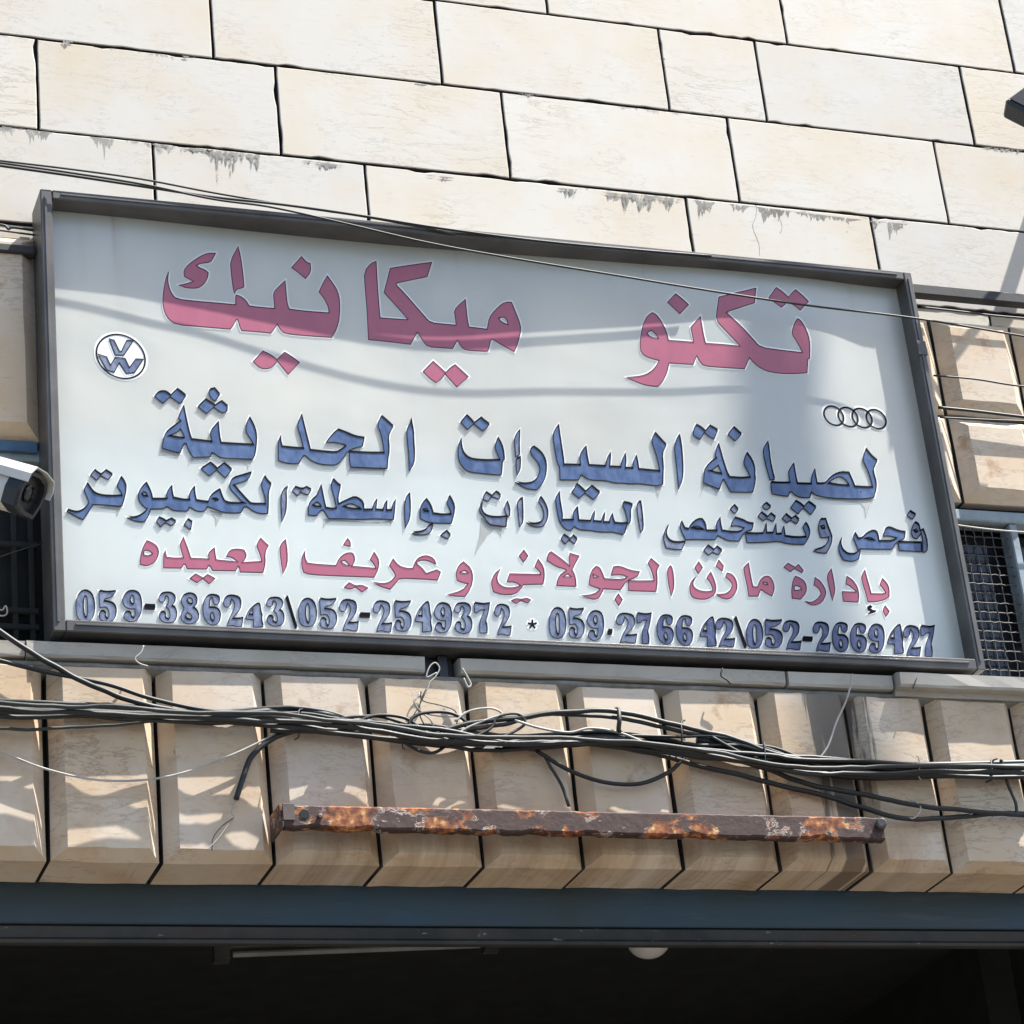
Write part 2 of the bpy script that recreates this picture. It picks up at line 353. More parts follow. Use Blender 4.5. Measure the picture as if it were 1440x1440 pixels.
# ------------------------------------------------------------------ the building
B = empty('garage_building', (0, 0.5, 0), 'cream stone building with pillow shaped cladding stones above a dark garage entrance', 'building')
XL, XR = -3.0, 3.4
core = MB()
core.box((XL, 0.030, 5.075), (XR, 0.40, 7.0))            # behind the smooth courses
core.box((XL, 0.033, 4.49), (XR, 0.40, 5.075))           # behind the lintel cladding
core.box((XL, -0.015, 3.52), (XR, 0.38, 3.99))           # apron over the garage door
core.box((XL, 0.02, 0.0), (-2.3, 0.4, 3.47)); core.box((2.7, 0.02, 0.0), (XR, 0.4, 3.47))
core.build('wall', M['mortar'], B)
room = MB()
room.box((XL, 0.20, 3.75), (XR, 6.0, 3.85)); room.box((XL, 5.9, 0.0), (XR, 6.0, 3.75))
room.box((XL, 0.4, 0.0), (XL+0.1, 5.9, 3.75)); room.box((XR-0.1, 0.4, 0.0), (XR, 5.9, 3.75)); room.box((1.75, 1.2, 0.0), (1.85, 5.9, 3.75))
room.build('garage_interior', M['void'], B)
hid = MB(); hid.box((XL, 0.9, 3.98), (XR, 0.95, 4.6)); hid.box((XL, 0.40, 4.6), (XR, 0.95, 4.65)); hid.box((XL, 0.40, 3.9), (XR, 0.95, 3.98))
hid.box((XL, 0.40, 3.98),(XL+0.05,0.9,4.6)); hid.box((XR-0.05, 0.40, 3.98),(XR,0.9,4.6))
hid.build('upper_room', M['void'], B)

def rough_stone(x0, x1, z0, z1, yf, depth, mat, seed, chips=1.0, name='stone', joint=0.0029):
    """dressed block with a slightly ragged arris"""
    rnd = random.Random(seed); x0 += joint; x1 -= joint; z0 += joint; z1 -= joint
    pts = []
    cs = [(x0, z0), (x1, z0), (x1, z1), (x0, z1)]
    for i in range(4):
        a, b_ = cs[i], cs[(i+1) % 4]; L = math.hypot(b_[0]-a[0], b_[1]-a[1]); n = max(3, int(L/0.022))
        nx, nz_ = -(b_[1]-a[1])/L, (b_[0]-a[0])/L
        hor = i in (0, 2); run = 0; amp = 0
        for k in range(n):
            f = k/n
            if run > 0: run -= 1
            elif rnd.random() < (0.07 if hor else 0.03)*chips: run = rnd.randint(1, 2); amp = rnd.uniform(0.0015, 0.0055)
            else: amp = 0
            w_ = rnd.uniform(0, 0.0009) + (amp*rnd.uniform(0.5, 1) if run > 0 else 0)
            if k == 0: w_ = 0.0015
            pts.append((a[0]+(b_[0]-a[0])*f+nx*w_, a[1]+(b_[1]-a[1])*f+nz_*w_))
    n = len(pts); cx, cz = (x0+x1)/2, (z0+z1)/2
    vs = [(x, yf+0.0018, z) for x, z in pts]
    ins = []
    for x, z in pts:
        ins.append((x+(0.0022 if x < cx else -0.0022), yf, z+(0.0022 if z < cz else -0.0022)))
    bk = [(x, yf+depth, z) for x, z in pts]
    vs = vs+ins+bk
    fs = [tuple(range(n, 2*n))]
    fs += [(k, (k+1) % n, n+(k+1) % n, n+k) for k in range(n)]
    fs += [(2*n+k, 2*n+(k+1) % n, (k+1) % n, k) for k in range(n)]
    return mesh(name, vs, fs, [mat, M['mortar']], B, [0]*(1+n)+[1]*n)

Z0, Z1, Z2, Z3, Z4, Z5 = 6.145, 5.878, 5.613, 5.346, 5.079, 6.42
def xs_at(lst): return [P(x, y).x for x, y in lst]
rows = [
 (Z4, Z3, xs_at([(215, 215), (514, 250), (967, 300), (1226, 320)])),
 (Z3, Z2, xs_at([(52, 100), (391, 150), (711, 190), (1031, 225), (1324, 260)])),
 (Z2, Z1, xs_at([(298, 40), (616, 58), (933, 96), (1069, 110), (1360, 150)])),
 (Z1, Z0, xs_at([(769, 8), (1102, 30), (1416, 50)])),
 (Z0, Z5, [-0.9, -0.1, 0.6, 1.3]),
]
sd = 0
for z0, z1, js in rows:
    js = sorted(js); l = js[0]; r = js[-1]
    while l > XL+0.7: l -= 0.62; js.insert(0, l)
    while r < XR-0.7: r += 0.60; js.append(r)
    js = [XL]+js+[XR]
    for a, b_ in zip(js[:-1], js[1:]):
        sd += 1; rough_stone(a, b_, z0, z1, random.Random(sd).uniform(-0.0015, 0.0015), 0.028, M['stone'], sd)

def pillow(x0, x1, z0, z1, yb, yf, bw, bz, seed, name='cladding_panel', zb=None, jit=0.002, mat=None):
    """beveled cladding stone: edge plane yb, raised face yf, bevel widths bw (sides), bz (top, bottom)"""
    r = random.Random(seed); j = lambda a=jit: r.uniform(-a, a)
    g = 0.0045; ta, tb = j(.008), j(.012)
    x0 += g+j(.001); x1 -= g+j(.001); z0 += g+j(); z1 -= g+j()
    n = 5; fr = []; ou = []
    O = [(x0, z0), (x1, z0), (x1, z1), (x0, z1)]; I = [(x0+bw, z0+bz), (x1-bw, z0+bz), (x1-bw, z1-bz), (x0+bw, z1-bz)]
    for i in range(4):
        for k in range(n):
            f = k/n
            for L, T, am in ((O, ou, 0.0016), (I, fr, 0.0016)):
                a, b_ = L[i], L[(i+1) % 4]
                T.append((a[0]+(b_[0]-a[0])*f+j(am), a[1]+(b_[1]-a[1])*f+j(am)))
    m_ = 4*n; back = yb+0.030 if zb is None else zb
    vs = [(x, yb, z) for x, z in ou]+[(x, yf+ta*(x-x0)+tb*(z-z0), z) for x, z in fr]+[(x, back, z) for x, z in ou]
    fs = [tuple(range(m_, 2*m_))]+[(k, (k+1) % m_, m_+(k+1) % m_, m_+k) for k in range(m_)]+[(2*m_+k, 2*m_+(k+1) % m_, (k+1) % m_, k) for k in range(m_)]
    return mesh(name, vs, fs, [mat or M['panel'], M['mortar']], B, [0]*(1+m_)+[0 if (k < n) else 1 for k in range(m_)])

# mortar smears and drips that ran down from the bed joint, and hairline cracks
def smear(x0, y0, x1, y1, drop, seed, spikes=3):
    rr = random.Random(seed); n = max(6, int((x1-x0)/1.3)); top = []; bot = []
    sp = [(rr.uniform(.05, .95), rr.uniform(.25, 1.0)*drop, rr.uniform(.015, .06)) for _ in range(max(1, int(spikes*.6)))]
    for k in range(n+1):
        f = k/n; x = x0+(x1-x0)*f; y = y0+(y1-y0)*f; e = min(1, 6*f, 6*(1-f))
        h = e*(0.36*drop*(0.35+0.5*rr.random())*max(.1, 1+2.2*noise.noise((x*.06, seed, 0)))*(1+.8*noise.noise((x*.35, seed, 3))))
        for c_, a_, w_ in sp: h = max(h, a_*max(0, 1-abs(f-c_)/w_)**0.6)
        p0 = P(x, y, 0.0009); p1 = P(x+rr.uniform(-.6, .6), y+max(.4, h), 0.0009); top.append(p0); bot.append(p1)
    vs = top+bot; m_ = len(top)
    return mesh('mortar_smear', vs, [(k, m_+k, m_+k+1, k+1) for k in range(m_-1)], M['smear'], B)
for i, (x0, x1, dr, sk) in enumerate([(2, 34, 9, 3), (34, 76, 40, 2), (126, 160, 42, 3), (214, 246, 18, 1), (262, 300, 14, 3), (285, 366, 58, 6), (425, 482, 20, 4), (600, 640, 8, 3), (784, 812, 22, 2), (846, 960, 30, 7), (974, 1006, 44, 2), (1026, 1064, 18, 2), (1064, 1112, 40, 3), (1112, 1214, 16, 7), (1222, 1278, 34, 2)]):
    yy = lambda x: float(np.interp(x, [0, 55, 213, 398, 512, 720, 1042, 1220, 1337, 1440], [177, 184, 202, 221, 237, 258, 288, 310, 320, 329]))
    smear(x0, yy(x0), x1, yy(x1), dr, i+3, sk)
for i, (x0, x1, dr, sk, y0) in enumerate([(88, 104, 16, 2, 56), (256, 276, 8, 1, 78), (575, 610, 6, 2, 116), (795, 815, 6, 1, 37), (730, 760, 7, 1, 131), (1180, 1205, 7, 2, 187), (1380, 1440, 9, 4, 206)]):
    smear(x0, y0, x1, y0+(x1-x0)*.10, dr, i+40, sk)
for pts in ([(620, 58), (650, 62), (672, 55), (700, 57), (726, 64), (748, 66), (790, 68), (830, 73), (862, 84), (900, 80), (936, 83)], [(741, 50), (746, 66), (748, 84), (747, 100)], [(876, 84), (880, 100), (879, 124), (882, 147)],
            [(1062, 285), (1064, 300), (1058, 318), (1066, 338), (1068, 360)], [(1098, 310), (1100, 322), (1096, 328)]):
    mb = MB(); sp_ = spline(pts, 3); rr = random.Random(len(pts)); mb.tube([P(x+rr.uniform(-.8, .8), y+rr.uniform(-.8, .8), 0.0003) for x, y in sp_], 0.0007, 4); mb.build('crack', M['mortar'], B)

# apron cladding over the garage opening
AF, AB = -0.094, -0.058            # raised face / edge plane
aj = [P(x, y, 0.062).x for x, y in [(65, 1080), (222, 1085), (378, 1090), (526, 1095), (668, 1098), (808, 1100), (946, 1105), (1081, 1110), (1208, 1115), (1320, 1120)]]
step = 0.236
while aj[0] > XL+0.3: aj.insert(0, aj[0]-step)
while aj[-1] < XR-0.3: aj.append(aj[-1]+step)
APB, APT = P(700, 1222, 0.062).z, P(700, 955, 0.062).z
for i, (a, b_) in enumerate(zip(aj[:-1], aj[1:])):
    pillow(a, b_, APB, APT, AB, AF, 0.028, 0.020, 100+i, zb=0.0760)
# rusticated lintel beside and behind the sign
LT, LM, LB = P(1370, 452, 0.02).z, P(1370, 586, 0.02).z, P(1370, 708, 0.02).z
lj0 = P(1321, 520, 0.02).x; X0L = P(56, 470, 0.02).x
lj = [lj0+0.238*k for k in range(-18, 10) if XL < lj0+0.238*k < XR]
for i, (a, b_) in enumerate([(-2.55, -2.05), (-2.05, -1.56), (-1.56, X0L)]): pillow(a, b_, LB, LT, -0.012, -0.042, 0.036, 0.032, 380+i)
lj = [x for x in lj if x > X0L]; lj = [X0L]+lj if lj[0]-X0L > 0.1 else [X0L]+lj[1:]
for r_, (zb_, zt_) in enumerate(((LM, LT), (LB, LM))):
    for i, (a, b_) in enumerate(zip(lj[:-1], lj[1:])):
        pillow(a, b_, zb_, zt_, -0.012, -0.042, 0.036, 0.032, 300+i+40*r_)
# plain course between the lintel cladding and the smooth courses
sj = [XL, -2.2, -1.5, -0.9, -0.3, 0.3, 0.9, 1.42, 1.9, 2.6, XR]
for i, (a, b_) in enumerate(zip(sj[:-1], sj[1:])):
    rough_stone(a, b_, LT, Z4, 0.004, 0.024, M['stone'], 700+i)

# sill stones over the apron
sz1 = 4.055
def sill(x0, x1, zlow, yf, seed, tilt=0.0):
    mb = MB(); h = 0.034
    prof = [(yf, zlow), (yf-0.004, zlow+0.006), (yf-0.004, zlow+h), (yf+0.012, zlow+h+0.006), (0.10, zlow+h+0.012), (0.10, zlow-0.012), (yf+0.034, zlow-0.012), (yf+0.03, zlow)]
    rr = random.Random(seed); n = max(4, int((x1-x0)/0.06)); m_ = len(prof); vs = []
    for k in range(n+1):
        x = x0+(x1-x0)*k/n; jj = rr.uniform(-0.001, 0.001)
        vs += [(x, y+jj+(rr.uniform(0, .004) if q in (0, 1) else 0), z+jj+tilt*(x-x0)) for q, (y, z) in enumerate(prof)]
    fs = [(k*m_+q, k*m_+(q+1) % m_, (k+1)*m_+(q+1) % m_, (k+1)*m_+q)[::-1] for k in range(n) for q in range(m_)]
    fs += [tuple(range(m_)), tuple(n*m_+q for q in range(m_-1, -1, -1))]
    mb.add(vs, fs); return mb.build('sill_stone', M['sillm'], B)
SY = -0.094
zl = P(300, 931, 0.10).z; zr = P(1200, 967, 0.10).z
sx = [P(599, 940, 0.1).x, P(649, 940, 0.1).x, P(1106, 960, 0.1).x, P(1110, 960, 0.1).x, P(1256, 965, 0.1).x, P(1260, 965, 0.1).x, P(36,905,.1).x, P(38,905,.1).x]
sill(XL, sx[6], zl+.001, SY+.006, 1); sill(sx[7], sx[0], zl, SY, 2); sill(sx[1], sx[2], zl, SY, 3); sill(sx[3], sx[4], zl-.001, SY-.003, 4); sill(sx[5], XR, zl-0.003, SY-.030, 5)
# lumpy mortar squeezed out under the sill
mb = MB(); rr = random.Random(5); x = XL; vs = []; n = 150
for k in range(n+1):
    x = XL+(XR-XL)*k/n
    o = noise.noise((x*9, 0, 3))*0.010+rr.uniform(-.002, .002); lo = noise.noise((x*7, 4, 1))*0.012
    vs += [(x, -0.03, zl-0.004), (x, -0.082-max(0, o), zl-0.006), (x, -0.086-o*0.8, zl-0.016+lo*0.3), (x, -0.03, zl-0.030+lo)]
fs = [(k*4+q, (k+1)*4+q, (k+1)*4+q+1, k*4+q+1) for k in range(n) for q in range(3)]
mb.add(vs, fs).build('mortar_bed', M['mortarl'], B, True)

# blue steel lintel beam of the shutter
bt, bm_, bl = P(700, 1252, -0.08).z, P(700, 1300, -0.08).z, P(700, 1329, -0.08).z
mb = MB(); mb.bbox((XL, 0.078, bm_-0.004), (XR, 0.12, 3.497), 0.003); mb.build('lintel_beam', M['bluebeam'] if 'bluebeam' in M else M['bluesteel'], B)
mb = MB(); mb.bbox((XL, 0.084, bl+0.012), (XR, 0.115, bm_-0.006), 0.003); mb.bbox((XL, 0.074, bl), (XR, 0.098, bl+0.009), 0.002)
mb.build('shutter_guide', M['guide'] if 'guide' in M else M['brownsteel'], B)

# windows beside the sign
W = MB()
def bar(a, b_, yf, yb, h):
    pass
wz1 = P(1400, 722, 0.0).z; wz0 = P(1400, 940, 0.0).z
wr = mesh('window_frame', [(0,0,0)], [], M['palesteel'], B) if False else None
mb = MB()
zt = P(1400, 719, 0.01).z; zb2 = P(1400, 734, 0.01).z
mb.bbox((XL, -0.012, zb2), (XR, 0.05, zt), 0.003)                              # head rail
for x_ in (P(1430, 800, 0.01).x+0.004, 2.3, -2.1):
    mb.bbox((x_, -0.008, zl+0.05), (x_+0.022, 0.045, zb2-0.001), 0.003)
mb.bbox((P(1420, 940, .01).x, -0.01, zl+0.052), (2.29, 0.05, zl+0.064), 0.002)
win = mb.build('window_frame', M['palesteel'], B)
ms = MB(); xa, xb = 1.04, P(1432, 800, 0.0).x; z_a, z_b = zl+0.05, zb2-0.005; pitch = 0.0262
nx_ = int((xb-xa)/pitch)+1; nz_ = int((z_b-z_a)/pitch)+1
for k in range(nx_):
    x_ = xa+k*pitch; ms.tube([(x_+0.0012*math.sin(q*2.6+k), 0.010+0.0016*(1 if (q+k) % 2 else -1), z_a+(z_b-z_a)*q/(2*nz_)) for q in range(2*nz_+1)], 0.00155, 5)
for k in range(nz_):
    z_ = z_a+k*pitch+0.006; ms.tube([(xa+(xb-xa)*q/(2*nx_), 0.010-0.0016*(1 if (q+k) % 2 else -1), z_+0.0008*math.sin(q*2.1+k)) for q in range(2*nx_+1)], 0.00155, 5)
o = ms.build('window_mesh', M['meshwire'], win, True); o['kind'] = 'stuff'
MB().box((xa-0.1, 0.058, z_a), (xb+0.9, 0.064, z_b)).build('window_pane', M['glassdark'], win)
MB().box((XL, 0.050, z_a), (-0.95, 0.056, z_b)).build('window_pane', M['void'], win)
# left window: blue head strip and louvre like dark sash bars
mb = MB(); zz1, zz0 = P(20, 621, 0.02).z, P(20, 636, 0.02).z
mb.bbox((XL, -0.026, zz0), (-1.13, -0.0125, zz1), 0.002); mb.build('window_head_strip', M['bluesteel'], B)
mb = MB()
for yy in (762, 855, 878):
    z_ = P(20, yy, 0.0).z; mb.bbox((XL, 0.004, z_-0.009), (-1.13, 0.03, z_+0.005), 0.003)
for xx in (22, 46): mb.bbox((P(xx, 800, 0).x-0.006, 0.008, z_a), (P(xx, 800, 0).x+0.006, 0.03, z_b), 0.002)
mb.build('window_sash', M['void'], win)

# ------------------------------------------------------------------ the sign
FD = 0.118                      # front of the frame, metres in front of the wall face
_rec = [(-1.2, .052), (-0.9, .054), (-0.55, .062), (-0.2, .064), (0.1, .054), (0.4, .044), (0.62, .036), (0.85, .038), (1.02, .048), (1.25, .052)]
_rec = spline([(a, b_, 0) for a, b_ in _rec], 8)
RX = np.array([q[0] for q in _rec]); RV = np.array([q[1] for q in _rec])
def face_d(x, z): 
    """how far the bellied sign sheet stands in front of the wall"""
    t_ = (z-4.05)/1.1
    rec = float(np.interp(x, RX, RV)); edge = min(1.0, max(0.0, 4*t_*(1-t_)))
    return FD-(rec*(0.25+0.75)+0.0*edge)
def SP(px, py, off=0.0):
    q = P(px, py, 0.06)
    for _ in range(3): q = P(px, py, face_d(q.x, q.z)+off)
    return q
SG = empty('signboard', P(720, 915, 0.08), 'big white framed sign with red and blue Arabic lettering and phone numbers', 'sign')
TL, TRr, BRr, BL = P(55, 265, FD), P(1286, 383, FD), P(1381, 937, FD), P(77, 892, FD)
X0s, X1s = (TL.x+BL.x)/2, (TRr.x+BRr.x)/2; Z1s, Z0s = (TL.z+TRr.z)/2, (BRr.z+BL.z)/2
FW = 0.027; DB = 0.010         # bar width, back depth
def fbar(x0, x1, z0, z1, vert):
    mb = MB(); mb.bbox((x0, -FD, z0), (x1, -DB, z1), 0.0025)
    c = 0.4*FW
    if vert: mb.bbox((x0+0.008, -FD-0.003, z0+0.02), (x0+0.014, -FD+0.002, z1-0.02), 0.001)
    else: mb.bbox((x0+0.02, -FD-0.003, z1-0.014), (x1-0.02, -FD+0.002, z1-0.009), 0.001)
    return mb.build('frame_bar', M['frame'], SG)
fbar(X0s, X0s+FW, Z0s, Z1s, True); fbar(X1s-FW+0.004, X1s, Z0s, Z1s, True)
fbar(X0s+FW+0.0005, X1s-FW+0.0035, Z1s-FW+0.003, Z1s, False); fbar(X0s+FW+0.0005, X1s-FW+0.0035, Z0s, Z0s+FW+.001, False)
mb = MB(); xj = P(1300, 487, FD).x
mb.bbox((X1s-FW+0.002, -FD-0.004, P(1300, 500, FD).z), (X1s+0.002, -FD+0.003, P(1300, 480, FD).z), 0.002)
mb.build('splice_plate', M['frame'], SG)
# sheet with a frame of light steel behind it
nx, nzz = 96, 12; vs = []; fs = []
for j in range(nzz+1):
    for i in range(nx+1):
        x = X0s+0.006+(X1s-X0s-0.012)*i/nx; z = Z0s+0.006+(Z1s-Z0s-0.012)*j/nzz
        vs.append((x, -face_d(x, z), z))
fs = [(j*(nx+1)+i, j*(nx+1)+i+1, (j+1)*(nx+1)+i+1, (j+1)*(nx+1)+i) for j in range(nzz) for i in range(nx)]
mesh('sign_face', vs, fs, M['face'], SG, smooth=True)
mb = MB(); mb.box((X0s+.03, -DB, Z0s+.03), (X1s-.03, -DB+.004, Z1s-.03)); mb.build('back_panel', M['boxwhite'], SG)

# ------------------------------------------------------------------ lettering, as outlines read off the sign
REG = {'A': (200,320,4.8), 'B': (480,340,4.8), 'C': (860,380,4.8), 'V': (100,450,9.0), 'AU': (1130,540,10.286),
 'D': (200,530,7.2), 'E': (380,560,6.545), 'F': (630,570,7.2), 'G': (770,580,6.857), 'H': (960,590,8.4706), 'I': (1080,610,8.4706),
 'J': (80,640,8.4706), 'K': (220,650,6.857), 'L': (420,670,6.2609), 'M': (660,680,8.4706), 'N': (780,690,10.286), 'O': (920,700,6.545), 'Q': (1110,700,6.857),
 'R': (180,750,6.0), 'S': (410,750,5.333), 'T': (680,760,5.143), 'U': (960,770,9.6), 'W': (1100,780,8.4706),
 'X1': (95,820,8.4706), 'X2': (255,825,8.4706), 'X3': (410,830,8.4706), 'X4': (570,835,8.4706), 'X5': (730,840,8.4706), 'X6': (870,845,8.4706), 'X7': (1020,850,8.4706), 'X8': (1160,855,8.4706)}
